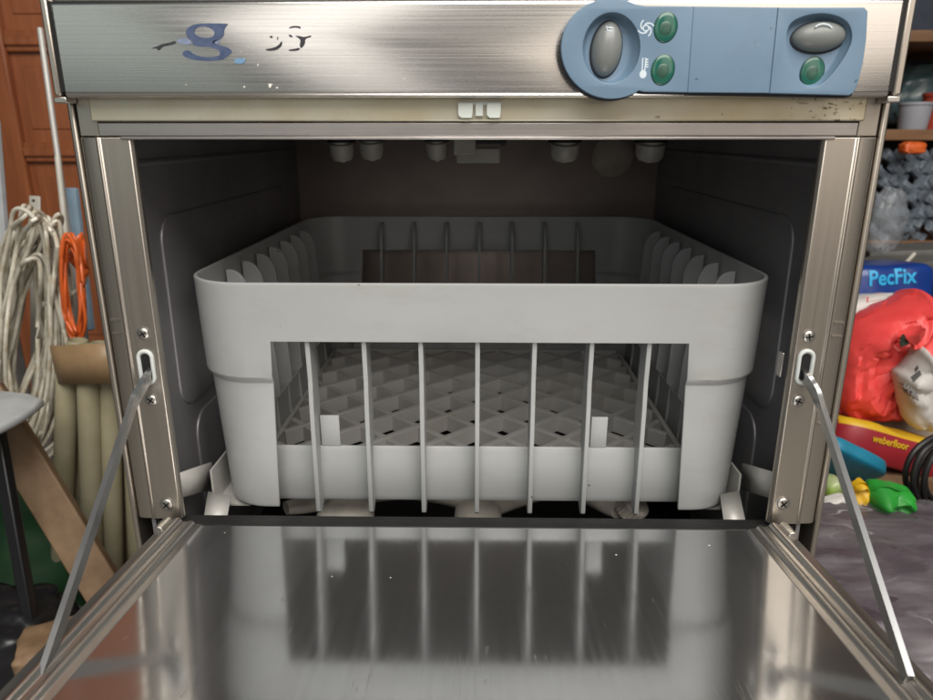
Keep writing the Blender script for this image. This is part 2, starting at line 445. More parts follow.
# front posts with fold lines
for s in (-1, 1):
    prof = [(.1938,.0046),(.1938,.0018),(.1954,0),(.2120,0),(.2132,-.0008),(.2140,-.0005),(.2145,.0005),(.2215,.0009),(.2240,.0022),(.2259,.006),(.2259,.0075),(.2170,.0046)]
    b = MB(); b.prism(prof, lambda p, q, h, s=s: (s*p, q, h), .333, .5765)
    post = b.build('front_post', M['post'], GW, bevel=.0004, angle=25)
    b = MB()
    b.prism([(.2125,.018),(.2125,.0008),(.2236,.0016),(.2259,.006),(.2259,.018)], lambda p, q, h, s=s: (s*p, q, h), .5772, .5976)
    b.build('post_cap', M['post'], GW, bevel=.0004)
    # pressed-in short marks beside the ridge
    for z in (.470, .4615, .4115, .4045):
        b = MB(); b.bar((s*.2160, -.0001, z), (s*.2225, .0008, z), .0012, .0005, up=(0,-1,0))
        b.build('pressed_mark', M['post'], post)
    # slot with plastic liner
    xs, zs = at(147 if s < 0 else 804.5, 367, .41).xz
    st = [(xs+.0042*math.cos(a), zs+(.0062 if math.sin(a) >= 0 else -.0062)+.0042*math.sin(a)) for a in [2*math.pi*k/28 for k in range(28)]]
    b = MB(); b.tube([(p, -.0006, q) for p, q in st], .0013, 8, closed=True, up=(0,1,0)); b.build('slot_liner', M['liner'], post)
    me = plate_mesh([[(xs+(p-xs)*.8, zs+(q-zs)*.8) for p, q in st]], .0012, 0, lambda p, q, h: (p, -.0002+h*.3, q))
    link('slot_hole', me, M['slot'], post)  # flat dark plate painting the shade inside the slot
    if s > 0:
        b = MB(); b.box(.1905, .1922, .006, .012, zs-.009, zs+.007); b.build('guide_tab', M['trim'], post, bevel=.0006)

def screw(x, z, r, parent, rot):
    b = MB(); b.lathe([(r, -.0002),(r*1.0, .0004),(r*.90, .0009),(r*.62, .0013),(r*.2, .0014)], (x, 0, z), (0,-1,0), 20)
    o = b.build('screw', M['screw'], parent, angle=60)
    c = MB()
    for k in range(2):
        a = rot+k*math.pi/2; d = Vector((math.cos(a), 0, math.sin(a)))
        c.bar(Vector((x, -.0013, z))-d*r*.62, Vector((x, -.0013, z))+d*r*.62, r*.24, .0006, up=(0,-1,0))
    c.build('cross_recess', M['slot'], o)  # dark bars on the head paint the shade of the sunken cross
    rg = MB(); rg.lathe([(r*1.22, -.0002),(r*1.22, .0002),(r*1.05, .0003)], (x, 0, z), (0,-1,0), 20); rg.build('countersink', M['trim'], o)
for (px, py, rot) in ((143.5,333.5,.5),(151.5,400,.9),(167,504.5,.7),(808.5,336.5,.2),(798,401,1.2),(783,503.5,.75)):
    p = at(px, py, .41); screw(p.x, p.z, .0036 if py < 450 else .0042, GW, rot)

# strips above the opening
zA, zB, zC, zD = .5962, .5850, .5772, .5762
b = MB(); b.box(-.2145, .2140, -.0022, .010, zB, .600)
gold = b.build('door_seal_strip', M['gold'], GW, bevel=.0008)
b = MB(); b.box(-.2120, .2118, -.0006, .010, zC, zB-.0006)
b.box(-.2000, .2000, -.0012, .010, zD-.0009, zC-.0001)
b.build('lintel_strip', M['trim'], GW, bevel=.0005)
# white clip in the strip
def clipx(px): return at(px, 110, .41).x
cz0, cz1 = at(480, 118.3, .407).z, at(480, 103, .407).z
b = MB()
for (a, c) in ((458.3, 473.2), (486.5, 501)):
    xa, xc = clipx(a), clipx(c); q = .0016
    poly = [(xa, cz1), (xc, cz1), (xc-.0004, cz0+q*.6), (xc-q*.5, cz0), (xa+q, cz0), (xa, cz0+q)]
    b.prism(poly, lambda p, z, h: (p, h, z), -.0052, -.0024)
b.box(clipx(475.5), clipx(483), -.0046, -.0024, cz0+.0010, cz1)
b.box(clipx(458.3), clipx(501), -.0036, -.0023, cz1-.0012, cz1+.0006)
b.build('door_catch', M['clip'], GW, bevel=.0003)
# fascia: folded sheet, front at y=-.012
FY = -.012
def fx(px, py): return at(px, py, .41+FY)
b = MB()
zb = fx(480, 97.5).z; zt = fx(480, 1.5).z+.0048
prof = [(.0, zt-.0035), (-.0105, zt-.0035), (FY, zt-.0052), (FY, zb+.0022), (FY+.0012, zb+.0004), (FY+.003, zb), (.0, zb)]
# walk the folded profile as a closed sheet body
b.prism(prof, lambda p, q, h: (h, p, q), -.2214, .2194)
fas = b.build('fascia', M['fascia'], GW, bevel=.0009, seg=3)
b = MB(); b.box(-.2224, .2204, -.0085, .02, zt-.0034, zt-.0006); b.build('top_rim', M['trim'], GW, bevel=.001)
for s in (-1, 1):
    e0 = .2219 if s < 0 else .2199
    b = MB(); b.box(*sorted((s*e0, s*(e0+.0030))), -.0085, .003, zb+.003, zt-.004); b.build('fascia_gap', M['slot'], GW)
    b = MB(); b.box(*sorted((s*(e0+.0032), s*.2290)) if s < 0 else sorted((e0+.0032, .2275)), -.0090, .0024, zb+.001, zt-.002); b.build('fascia_side_edge', M['post'], GW, bevel=.001)
    b = MB(); b.box(*sorted((s*(e0+.0005), s*(e0+.0075))), -.0095, .001, zb-.0026, zb+.0006); b.build('corner_tab', M['screw'], GW, bevel=.0006)

# worn print on the fascia
def crop_pt(x, y): return fx(150+x/5.83, 10+y/5.83)
def decal(name, outl, mat, parent, h=.0004, sm=2, fn=crop_pt):
    ol = [[(lambda v: (v.x, v.z))(fn(*q)) for q in (smooth_poly(o, sm) if sm else o)] for o in outl]
    me = plate_mesh(ol, h, 0, lambda p, q, d: (p, FY-.00022+d*.5, q))
    return link(name, me, mat, parent)
gout = [(330,78),(452,80),(455,84),(432,112),(434,148),(405,176),(368,190),(400,206),(450,216),(484,240),(460,264),(425,290),(370,298),(300,297),(230,287),(192,268),(190,248),(210,234),(235,240),(255,258),(300,275),(370,277),(405,268),(412,250),(395,232),(350,216),(275,214),(246,202),(250,186),(222,165),(205,135),(220,105),(262,83)]
decal('printed_letter', [gout, ell(318, 131, 60, 33, 24, .15)], M['logo'], fas)
decal('printed_letter', [[(152,176),(205,160),(244,186),(240,200),(180,202)]], M['logopale'], fas, sm=1)
decal('printed_letter', [[(362,186),(395,172),(412,184),(398,200),(380,202)]], M['logopale'], fas, sm=1)
decal('printed_letter', [[(0,226),(40,214),(70,200),(110,192),(150,180),(152,196),(110,208),(72,214),(52,240),(40,224)]], M['logodark'], fas, sm=1)
decal('printed_letter', [[(486,296),(505,282),(545,280),(560,296),(545,314),(505,315)]], M['logoblue'], fas, sm=1)
for pl in ([(667,230),(720,222),(752,205),(768,180),(772,192),(764,216),(735,236),(690,240)], [(695,156),(708,150),(718,158),(708,166)], [(741,158),(748,156),(746,178),(742,176)],
           [(806,112),(826,93),(878,95),(878,112),(862,104),(830,104)], [(808,142),(832,150),(830,162),(812,156)], [(842,150),(872,152),(898,160),(940,148),(940,158),(904,168),(904,200),(880,228),(872,205),(880,180),(864,162)], [(806,232),(850,226),(872,220),(874,232),(850,240),(812,240)]):
    decal('printed_letter', [pl], M['logodark'], fas, sm=1)
random.seed(11)
for (px, py, r) in [(270,85.5,.0011),(244.5,87,.0005),(277,88,.0005),(258,65,.0005),(300,64,.0003),(241,52,.0003),(272,58,.0003),(283,62,.0003),(248,47,.0003),(352,24,.0003),(404,79,.0004),(186,85,.0003)]:
    p = fx(px, py); b = MB()
    out = [(p.x+r*random.uniform(.4,1.5)*math.cos(t), p.z+r*random.uniform(.3,1.2)*math.sin(t)) for t in [2*math.pi*k/11 for k in range(11)]]
    b.prism(out, lambda q, z, h: (q, h, z), FY-.0003, FY)
    b.build('paint_scuff', M['scuff'], fas)

# control panel (blue)
PY0, PY1 = FY-.0004, FY-.0078                    # back and front plane
def pp(px, py): v = at(px, py, .41+PY1); return (v.x, v.z)
def circ_part(cx, cy, r, a0, a1, n=30): return [(cx+r*math.cos(R(a0+(a1-a0)*k/n)), cy-r*math.sin(R(a0+(a1-a0)*k/n))) for k in range(n+1)]
left_out = circ_part(611.5, 48.6, 49.5, 60, 304) + [(645,91),(686.7,91.5),(692.7,7.5),(645,7)]
mid_out = [(694.6,7.5),(777.0,8.5),(768.5,92.2),(688.6,91.6)]
right_out = [(779.4,8.6),(864,8.6),(867,12),(865.5,40),(862,64),(857,84),(853,92),(849,94.5),(770.6,92.4)]
def panel_piece(outs, name='control_panel'):
    ol = [[pp(*q) for q in o] for o in outs]
    me = plate_mesh(ol, abs(PY1-PY0), .0005, lambda p, q, h: (p, (PY0+PY1)/2-h, q), res=3)
    return link(name, me, M['blue'], GW, angle=40)
dish1 = ell(611.5, 48, 29.5, 36.5, 48, .08)
dish2 = smooth_poly([(785,32),(793,18),(822,11),(848,18),(855,37),(846,58),(826,84),(810,90),(797,80),(787,55)], 3)
leds = [(665.5,27.5,11.2,15.2),(662.7,70,11.2,15.2)]
P1 = panel_piece([left_out, dish1]); P2 = panel_piece([mid_out]); P3 = panel_piece([right_out, dish2])
# dark back plates that show as a thin edge, their colour painting a shadow line
def off(poly, k, dx, dy):
    cx = sum(p[0] for p in poly)/len(poly); cy = sum(p[1] for p in poly)/len(poly)
    return [(cx+(p[0]-cx)*k+dx, cy+(p[1]-cy)*k+dy) for p in poly]
def dish(parent, outer, inner, depth, floor_mat):
    n = len(outer); b = MB(); rows = []
    for k in range(7):
        t = k/6; dd = depth*math.sin(t*math.pi/2)
        rows.append([(o[0]*(1-t)+i[0]*t, o[1]*(1-t)+i[1]*t, dd) for o, i in zip(outer, inner)])
    for k in range(6):
        for i in range(n):
            j = (i+1)%n
            quad = [rows[k][i], rows[k][j], rows[k+1][j], rows[k+1][i]]
            b.add([(pp(q[0], q[1])[0], PY1+.0006+q[2], pp(q[0], q[1])[1]) for q in quad], [(0,1,2,3)])
    b.add([(pp(q[0], q[1])[0], PY1+.0006+q[2], pp(q[0], q[1])[1]) for q in rows[-1]], [list(range(n))])
    return b.build('recess', floor_mat, parent, angle=60)
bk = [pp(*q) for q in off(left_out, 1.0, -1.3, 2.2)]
link('dark_back_plate', plate_mesh([bk, [pp(*q) for q in dish1]], .005, .0003, lambda p, q, h: (p, PY0-.0024-h, q)), M['bluedark'], P1)
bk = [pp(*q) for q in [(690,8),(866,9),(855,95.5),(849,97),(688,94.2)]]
link('dark_back_plate', plate_mesh([bk, [pp(*q) for q in dish2]], .004, .0003, lambda p, q, h: (p, PY0-.0019-h, q)), M['bluedark'], P3)
dish(P1, dish1, ell(609, 48.5, 21, 31, 48, .08), .0058, M['blue'])
n2 = len(dish2)
dish(P3, dish2, [(820+(p[0]-820)*.80-1.5, 48+(p[1]-48)*.82+1) for p in dish2], .0052, M['blue'])
def dome(name, cx, cy, a, bb, tilt, ybase, h, mat, parent, rimmat=None):
    c = at(cx, cy, .41+ybase); k = (.41+ybase)/at(cx, cy, 1).y if False else None
    sx = (at(cx+1, cy, .41+ybase)-c).x; sz = abs((at(cx, cy+1, .41+ybase)-c).z)
    u = Vector((math.cos(tilt)*a*sx, 0, -math.sin(tilt)*a*sz)); v = Vector((math.sin(tilt)*bb*sx, 0, math.cos(tilt)*bb*sz))
    b = MB(); b.ellipsoid(c, u, v, (0,-h,0), 40, 12, half=True)
    return b.build(name, mat, parent, angle=80), c, u, v
o, c, u, v = dome('button', 606.5, 49.5, 15, 28, .09, PY1+.0064, .0068, M['knob'], P1)
dome('button_gap', 606.0, 50, 16.4, 29.4, .09, PY1+.0063, .0016, M['bluedark'], P1)
o2, c, u, v = dome('button', 818.5, 37, 27, 15.5, -.06, PY1+.0058, .0066, M['knob'], P3)
dome('button_gap', 818.3, 37.8, 28.6, 16.9, -.06, PY1+.0057, .0016, M['bluedark'], P3)
for (px, py, a, bb), par, y0 in ((leds[0], P1, PY1+.0002), (leds[1], P1, PY1+.0002), ((812.3,72,11,14.6), P3, PY1+.0055)):
    dome('indicator_lens', px, py, a, bb, .1, y0-.0004, .0010, M['led'], par)
    dome('lens_rim', px, py, a+1.3, bb+1.3, .1, y0, .0008, M['ledring'], par)
    dome('lens_core', px, py+1, a*.55, bb*.5, .1, y0-.0011, .0006, M['ledcore'], par)
# printed symbols
def ink(pts, r, parent, y=PY1, mat=None, name='printed_symbol', closed=False):
    b = MB(); b.tube([(pp(*q)[0], y-.00005, pp(*q)[1]) for q in pts], r, 6, closed=closed, flat=.25, up=(0,1,0)); return b.build(name, mat or M['ink'], parent)
def ic(x, y): return (555+x/5.83, y/5.83)
sw = MB()
for k in range(4):
    a0 = k*math.pi/2
    pts = []
    for t in range(9):
        q = t/8; r = 20+28*q; a = a0+q*1.6-.3
        pts.append(ic(530+r*math.cos(a), 165+r*math.sin(a)))
    sw.tube([(pp(*q)[0], PY1-.00005, pp(*q)[1]) for q in pts], .00035, 6, flat=.25, up=(0,1,0))
sw.tube([(pp(*ic(*q))[0], PY1-.00005, pp(*ic(*q))[1]) for q in ell(530,165,17,17,16)], .00035, 6, closed=True, flat=.25, up=(0,1,0))
sw.build('printed_symbol', M['ink'], P1)
th = MB()
def thl(pts, r=.00035): th.tube([(pp(*ic(*q))[0], PY1-.00005, pp(*ic(*q))[1]) for q in pts], r, 6, flat=.25, up=(0,1,0))
thl([(508,410),(512,340),(530,340),(524,410)])
for y in (348,362,376,390): thl([(530,y),(544,y)])
c0 = pp(*ic(513,433)); th.ellipsoid((c0[0], PY1-.00002, c0[1]), (.0021,0,0), (0,0,.0024), (0,-.0001,0), 16, 3)
th.build('printed_symbol', M['ink'], P1)
b = MB()
b.tube([(pp(*ic(*q))[0], PY1+.0064-.0052+ (0), pp(*ic(*q))[1]) for q in ((303,150),(306,176),(338,178),(338,164),(310,160))], .0004, 6, flat=.6, up=(0,1,0))
b.build('printed_symbol', M['ink'], o)
b = MB(); b.tube([(pp(760+x/5.83, y/5.83)[0], PY1+.0058-.0060, pp(760+x/5.83, y/5.83)[1]) for x, y in ((322,160),(340,145),(368,140),(398,146),(418,164))], .0005, 6, flat=.6, up=(0,1,0))
b.build('printed_symbol', M['ink'], o2)

# upper spray arm and nozzles (hang under the ceiling of the cavity)
b = MB(); b.bar((-.13, .19, .588), (.15, .19, .588), .03, .012); b.lathe([(.02,0),(.024,.004),(.024,.020),(.014,.026)], (.0, .19, .576))
ua = b.build('upper_spray_arm', M['nozzle'], GW, bevel=.004, seg=3)
for (px, py, r) in ((342,152,.0098),(372,150.5,.0098),(437,151,.0085),(564.5,152,.0118),(650,152,.0118)):
    p = at(px, py, .60); b = MB()
    b.lathe([(r*.55,-.0065),(r*.8,-.006),(r*.95,-.003),(r,.001),(r,.007),(r*.8,.008),(r*.8,.012),(r*.6,.03)], p, (0,-.25,1), 20)
    b.lathe([(r*.22,-.0085),(r*.3,-.0075),(r*.3,-.006)], p, (0,-.25,1), 12)
    nz = b.build('spray_nozzle', M['nozzle'], ua, angle=40)
    c = MB(); c.tube([(p.x+r*1.12*math.cos(a), p.y+r*1.12*math.sin(a), p.z+.0085) for a in [2*math.pi*k/16 for k in range(16)]], .0012, 6, closed=True); c.build('nozzle_clip', M['dark'], nz)
p = at(477, 150, .60)
b = MB(); b.box(p.x-.019, p.x-.001, p.y-.012, p.y+.01, p.z-.004, p.z+.03); b.box(p.x-.017, p.x+.019, p.y-.008, p.y+.012, p.z-.0105, p.z+.002)
b.build('nozzle_clamp', M['nozzle'], ua, bevel=.0015)
b = MB(); b.box(p.x+.0, p.x+.022, p.y-.009, p.y-.006, p.z+.005, p.z+.008); b.lathe([(.003,0),(.003,.004)], (p.x+.021, p.y-.0095, p.z+.0065), (0,-1,0), 12)
b.build('clamp_pin', M['dark'], ua)
p = at(613.5, 157, .85)
b = MB(); b.lathe([(.024,0),(.024,.004),(.018,.008),(.006,.009)], (p.x, .4505, p.z), (0,-1,0), 28); b.build('wall_port', plastic('brown_port', (.50,.43,.37), .5, .3), GW, angle=40)

# lower wash arm
b = MB()
hub = at(478, 513, .53)
pa, pb, pc = at(286, 508, .50), at(400, 490, .56), at(637, 509, .50)
b.lathe([(.0195,-.028),(.0205,-.004),(.0195,.004),(.015,.008)], hub, (0,0,1), 28)
b.tube(spline([hub, at(560, 489, .57), pc+Vector((-.012,.004,-.004))], 6), [.010]*12+[.009], 12, flat=.6)
b.tube(spline([hub+Vector((-.005,.02,.0)), pb, pa], 6), [.011]*10+[.010,.009,.007], 12, flat=.7)
la = b.build('lower_wash_arm', M['washarm'], GW, angle=50)
b = MB(); b.lathe([(.010,-.008),(.0125,-.006),(.0125,.005),(.010,.007)], pc+Vector((-.004,0,.002)), (.5,-.35,.9), 48, mod=lambda k: 1.0 if k % 2 else .93)
b.build('ribbed_cap', plastic('ribbed_cap_plastic', (.60,.56,.49), .45), la, angle=30)
b = MB(); p = at(345, 511, .50); b.lathe([(.016,-.02),(.0225,-.014),(.0235,-.004),(.020,.004),(.011,.007)], p, (0,0,1), 28)
b.build('drain_cap', M['washarm'], GW, angle=50)
b = MB(); p = at(518, 500, .80); b.lathe([(.008,0),(.008,.012),(.004,.016)], (p.x, .451, .30), (0,-1,0), 16); b.build('wall_sensor', M['sump'], GW)

# guide rails for the basket with bent front brackets
for s in (-1, 1):
    def q(px, py, Y): # mirror of the photographed left bracket
        v = at(px, py, Y); return Vector((s*abs(v.x), v.y, v.z))
    if s < 0: A = [(176,474),(211,462),(212,489),(179,498)]; Bq = [(208,492),(231,496),(226,524),(203,524)]
    else: A = [(777,473),(743,463),(741,489),(774,499)]; Bq = [(720,495),(739,491),(746,524),(724,524)]
    va = [at(*A[0], .424), at(*A[1], .47), at(*A[2], .47), at(*A[3], .424)]
    b = MB(); b.add(va, [(0,1,2,3)])
    vb = [at(*Bq[0], .455), at(*Bq[1], .455), at(*Bq[2], .425), at(*Bq[3], .425)]
    b.add(vb, [(0,1,2,3)])
    gr = b.build('rail_bracket', M['bracket'], GW, solid=.0012, soff=0)
    b = MB(); xr = s*.1905
    b.box(*sorted((xr, xr+s*.0015)), .047, .44, .318, .345)
    b.box(*sorted((s*.165, xr+s*.0005)), .047, .44, .3165, .318)
    b.build('guide_rail', M['bracket'], GW)

# hinge gasket
b = MB(); b.box(-.196, .196, -.0045, .0035, .3255, .3312); b.build('hinge_gasket', M['dark'], GW, bevel=.001)
b = MB(); random.seed(5)
for k in range(70):
    x = random.uniform(-.19, .19); L = random.uniform(.0006, .005)
    b.box(x, x+L, -.0049, -.0044, .3292, .3292+random.uniform(.0003,.0009))
b.build('gasket_glint', plastic('pale_glint', (.28,.27,.25), .6), GW)  # pale slivers painted in for the jagged highlights along the gasket

# ---- door, folded down; local frame: hinge axis = X at (0,-.006,.3275), tilted a little up to the front
TILT = R(5.2); HY, HZ = -.0062, .3322
def dl(x, y, z):  # local door coords (y towards the viewer) -> world
    c, s_ = math.cos(TILT), math.sin(TILT)
    return Vector((x, HY - y*c - z*s_*1.0, HZ + y*s_ + z*c - 0)) if False else Vector((x, HY - y*c + z*s_, HZ + y*s_ + z*c))
def dbox(b, x0, x1, y0, y1, z0, z1):
    vs = [dl(*p) for p in ((x0,y0,z0),(x1,y0,z0),(x1,y1,z0),(x0,y1,z0),(x0,y0,z1),(x1,y0,z1),(x1,y1,z1),(x0,y1,z1))]
    b.add(vs, [(3,2,1,0),(4,5,6,7),(0,1,5,4),(1,2,6,5),(2,3,7,6),(3,0,4,7)])
DL = .285
b = MB(); dbox(b, -.1915, .1915, 0, DL-.012, -.004, 0)
door = b.build('door', M['door'], GW, bevel=.0008)
b = MB(); dbox(b, -.2005, .2005, .002, DL, -.034, -.0046); b.build('door_outer_skin', M['rail'], door, bevel=.002)
for s in (-1, 1):
    prof = [(.1790,.0002),(.1835,.0010),(.1852,.0028),(.1870,.0031),(.1885,.0020),(.1915,.0024),(.1932,.0048),(.1952,.0051),(.2030,.0020),(.2042,.0005),(.2046,-.028),(.2010,-.030),(.2010,-.0043),(.1800,-.0043)]
    b = MB(); b.prism(prof, lambda p, q, h, s=s: dl(s*p, h, q), -.001, DL)
    b.build('door_side_rail', M['rail'], door, bevel=.0006, angle=30)
    b = MB()
    b.prism([(.1980,.0056),(.2005,.0064),(.2030,.0056),(.2030,.0016),(.1980,.0030)], lambda p, q, h, s=s: dl(s*p, h, q), .001, .016)
    b.build('hinge_clip', M['screw'], door, bevel=.0004)
b = MB(); b.prism([(DL-.014,0),(DL-.010,.006),(DL-.002,.007),(DL,.003),(DL,-.03),(DL-.014,-.03)], lambda p, q, h: dl(h, p, q), -.2035, .2035)
b.build('door_front_lip', M['rail'], door, bevel=.001)
# ---- stay bars from the posts down to the door's edges
for s in (-1, 1):
    if s < 0: pix = [(151,366,.418),(148,376,.405),(141,389,.402),(134,402,.397),(124.5,430.5,.380)]; end = (42.5,677,.254)
    else: pix = [(802.5,368,.418),(806.5,377,.405),(812,386,.402),(818,398,.397),(828.5,429,.380)]; end = (904.5,667,.258)
    A_, B_ = at(*pix[3]), at(*end)
    pix_pts = [at(*q) for q in pix[:4]]+[A_.lerp(B_, t) for t in (.12, .4, .7, 1.0, 1.03)]
    pts = spline(pix_pts, 6)
    b = MB(); n = len(pts); 
    # flat bar: wide face turned sideways, thin bright edge up
    for i in range(n-1):
        pass
    vs = []; 
    for i, p in enumerate(pts):
        t = (pts[min(i+1,n-1)]-pts[max(i-1,0)]).normalized()
        nn = Vector((-s*.85, -.28, -.24)); nn = (nn-t*nn.dot(t)).normalized(); sd = t.cross(nn).normalized()
        k_ = min(1, i/8); wd = .0016+.0022*k_; th_ = .0010+.0004*k_
        vs.append([p+sd*wd+nn*th_, p-sd*wd+nn*th_, p-sd*wd-nn*th_, p+sd*wd-nn*th_])
    for i in range(n-1):
        for k in range(4):
            b.add([vs[i][k], vs[i][(k+1)%4], vs[i+1][(k+1)%4], vs[i+1][k]], [(0,1,2,3)])
    b.add(vs[0], [(0,1,2,3)]); b.add(vs[-1], [(3,2,1,0)])
    b.build('door_stay', M['arm'], GW, bevel=.0004, angle=40)

# ================================================================== BASKET
BY0, BY1 = .030, .412; BYC = (BY0+BY1)/2
BH = (BY1-BY0)/2
BK = thing('dish_basket', (0, BYC, .332), 'empty grey-white plastic dish basket with open slatted sides inside the machine', 'dish basket')
ZR = .4874; ZW = .4480; ZBT = .3635; ZBB = .3195; ZP = .3215
BW = .1937; BX = .0028
def lerp(a, b, t): return a+(b-a)*t
def hx(z):   # outer half width
    if z > .4235: return lerp(BW, .1918, (ZR-z)/(ZR-.4235))
    if z > .4185: return lerp(.1918, .1886, (.4235-z)/.005)
    return lerp(.1886, .1838, (.4185-z)/(.4185-ZP))
def shrink(z): return BW - hx(z)
RC = .040
XW = .1368   # half width of the windows
def contour(z, inset=0):
    e = shrink(z)+inset; r = max(RC-e*.8, .012)
    a, c = BW-e, BH-e
    return a, c, r
def per_point(z, side, t, inset=0):
    """side 0 front,1 right,2 back,3 left ; t in [-1,1] across straight part incl. corners handled separately"""
    pass
zs = [ZR, ZR-.0025, .470, ZW, .4235, .4210, .4185, .395, ZBT, .345, ZP+.007, ZP+.0025, ZP]
def ring(z):
    a, c, r = contour(z); pts = []
    # straight sections broken at the window edges, rounded corners in 8 steps
    def corner(cx, cy, a0): return [(cx+r*math.cos(R(a0+90*k/8)), cy+r*math.sin(R(a0+90*k/8))) for k in range(9)]
    wx = XW + max(0, ZW-z)*.05; wy = wx
    pts += [(-wx,-c),(0,-c),(wx,-c)]
    pts += corner(a-r, -c+r, -90)
    pts += [(a,-wy),(a,0),(a,wy)]
    pts += corner(a-r, c-r, 0)
    pts += [(wx,c),(0,c),(-wx,c)]
    pts += corner(-a+r, c-r, 90)
    pts += [(-a,wy),(-a,0),(-a,-wy)]
    pts += corner(-a+r, -c+r, 180)
    return pts
rings = [ring(z) for z in zs]; n = len(rings[0])
win_cols = set()
for base in (0, 12, 24, 36): win_cols |= {base, base+1}
verts = [(x+BX, BYC+y, z) for z, rg in zip(zs, rings) for (x, y) in rg]
faces = []
for j in range(len(zs)-1):
    for i in range(n):
        if i in win_cols and zs[j] <= ZW+1e-6: continue
        faces.append((j*n+i, j*n+(i+1)%n, (j+1)*n+(i+1)%n, (j+1)*n+i))
b = MB(); b.add(verts, faces)
# thin rolled lip on the rim (separate closed band just proud)
frame = b.build('frame', M['basket'], BK, solid=.0026, soff=1, bevel=.0005, angle=28)
# ribs, bands and notch tabs on the four sides
def side_fn(k):
    # local (u along the wall, d inward from the outer face at the rim, z) -> world
    if k == 0: return lambda u, d, z: Vector((u+BX, BY0+shrink(z)+d, z))
    if k == 2: return lambda u, d, z: Vector((BX-u, BY1-shrink(z)-d, z))
    if k == 1: return lambda u, d, z: Vector((BX+BW-shrink(z)-d, BYC+u, z))
    return lambda u, d, z: Vector((BX-BW+shrink(z)+d, BYC-u, z))
RIBU = [-.1130 + .2245*i/6 for i in range(7)]
for k in range(4):
    fn = side_fn(k)
    # lower band, set back behind the ribs
    b = MB(); u0 = XW+.0125
    b.grid(lambda a, c, fn=fn: fn(-u0+2*u0*a, .0138-.0022*math.sin(math.pi*c), ZBB+(ZBT-ZBB)*c), 4, 10)
    b.build('lower_band', M['basket'], BK, solid=.0024, soff=0, bevel=.0004)
    # notch tabs standing on the band
    for t0, t1 in ((-.1125,-.0990), (.0800,.0915)):
        b = MB(); b.grid(lambda a, c, fn=fn, t0=t0, t1=t1: fn(t0+(t1-t0)*a, .0135, ZBT+.0003+.0235*c), 1, 2)
        b.build('notch_tab', M['basket'], BK, solid=.0024, soff=0, bevel=.0003)
    for u in RIBU:
        D0, D1 = .0030, .0185
        ztop = ZR-.0065
        poly = [(D0, ztop)]
        for q in range(9):
            a = math.pi/2*(1-q/8); poly.append((D0+.003+(D1-D0-.003)*math.cos(a), ztop-.018+.018*math.sin(a)))
        poly += [(D1,.44),(D1,.40),(D1,ZBT+.003),(.0150,ZBT),(.0150,ZBB-.001)]
        zb_ = ZBB-.0055
        poly += [(.0085, zb_+.0002),(.006,zb_-.0006),(.0022,zb_+.0003),(.0004,zb_+.002),(-.0004,.36),(-.0006,.40),(0.0004,.4180)]
        poly += [(.0004,.4185),(.0004,ZW),(D0,ZW)]
        T = .0016
        def g(d, z, h, fn=fn, u=u): 
            return fn(u*(1+.025*(ZR-z)/.16)+h, d, z)
        b = MB(); b.prism(poly, g, -T, T)
        b.build('rib', M['basket'], BK, bevel=.0005, seg=2, angle=50)
# lattice floor: crossing ribs at 45 degrees inside an edge frame, with lower cross bars
zf = .3350; xl, y0l, y1l = .1640, BY0+.034, BY1-.034
def clip(px, py, dx, dy):
    t0, t1 = -9, 9
    for p, d, lo, hi in ((px, dx, -xl, xl), (py, dy, y0l, y1l)):
        if abs(d) < 1e-9:
            if p < lo or p > hi: return None
            continue
        a, c = (lo-p)/d, (hi-p)/d
        if a > c: a, c = c, a
        t0, t1 = max(t0, a), min(t1, c)
    return (t0, t1) if t1-t0 > .006 else None
b = MB(); q2 = math.sqrt(.5)
P = .050; yv = .131
for k in range(-16, 17):
    for sg in (1, -1):
        c = clip(.025+k*P, yv, q2, sg*q2)
        if not c: continue
        p0 = (.025+k*P+q2*c[0], yv+sg*q2*c[0]); p1 = (.025+k*P+q2*c[1], yv+sg*q2*c[1])
        dz = 0 if sg > 0 else -.0004
        d = Vector((p1[0]-p0[0], p1[1]-p0[1], 0)).normalized(); sd = Vector((-d.y, d.x, 0))
        vs = []
        for p in (p0, p1):
            for (wd, z) in ((.0028, zf+dz), (.0032, zf-.0140+dz)):
                vs += [Vector((p[0], p[1], z))+sd*wd, Vector((p[0], p[1], z))-sd*wd]
        b.add(vs, [(0,1,3,2),(4,6,7,5),(0,4,5,1),(2,3,7,6),(0,2,6,4),(1,5,7,3)])
lat = b.build('lattice_floor', M['lattice'], BK, bevel=.0003, seg=1)
b = MB()
b.box(-xl-.003, xl+.003, y0l-.004, y0l, zf-.016, zf+.001); b.box(-xl-.003, xl+.003, y1l, y1l+.004, zf-.016, zf+.001)
b.box(-xl-.004, -xl, y0l, y1l, zf-.016, zf+.001); b.box(xl, xl+.004, y0l, y1l, zf-.016, zf+.001)
b.build('floor_edge', M['lattice'], BK, bevel=.0005)
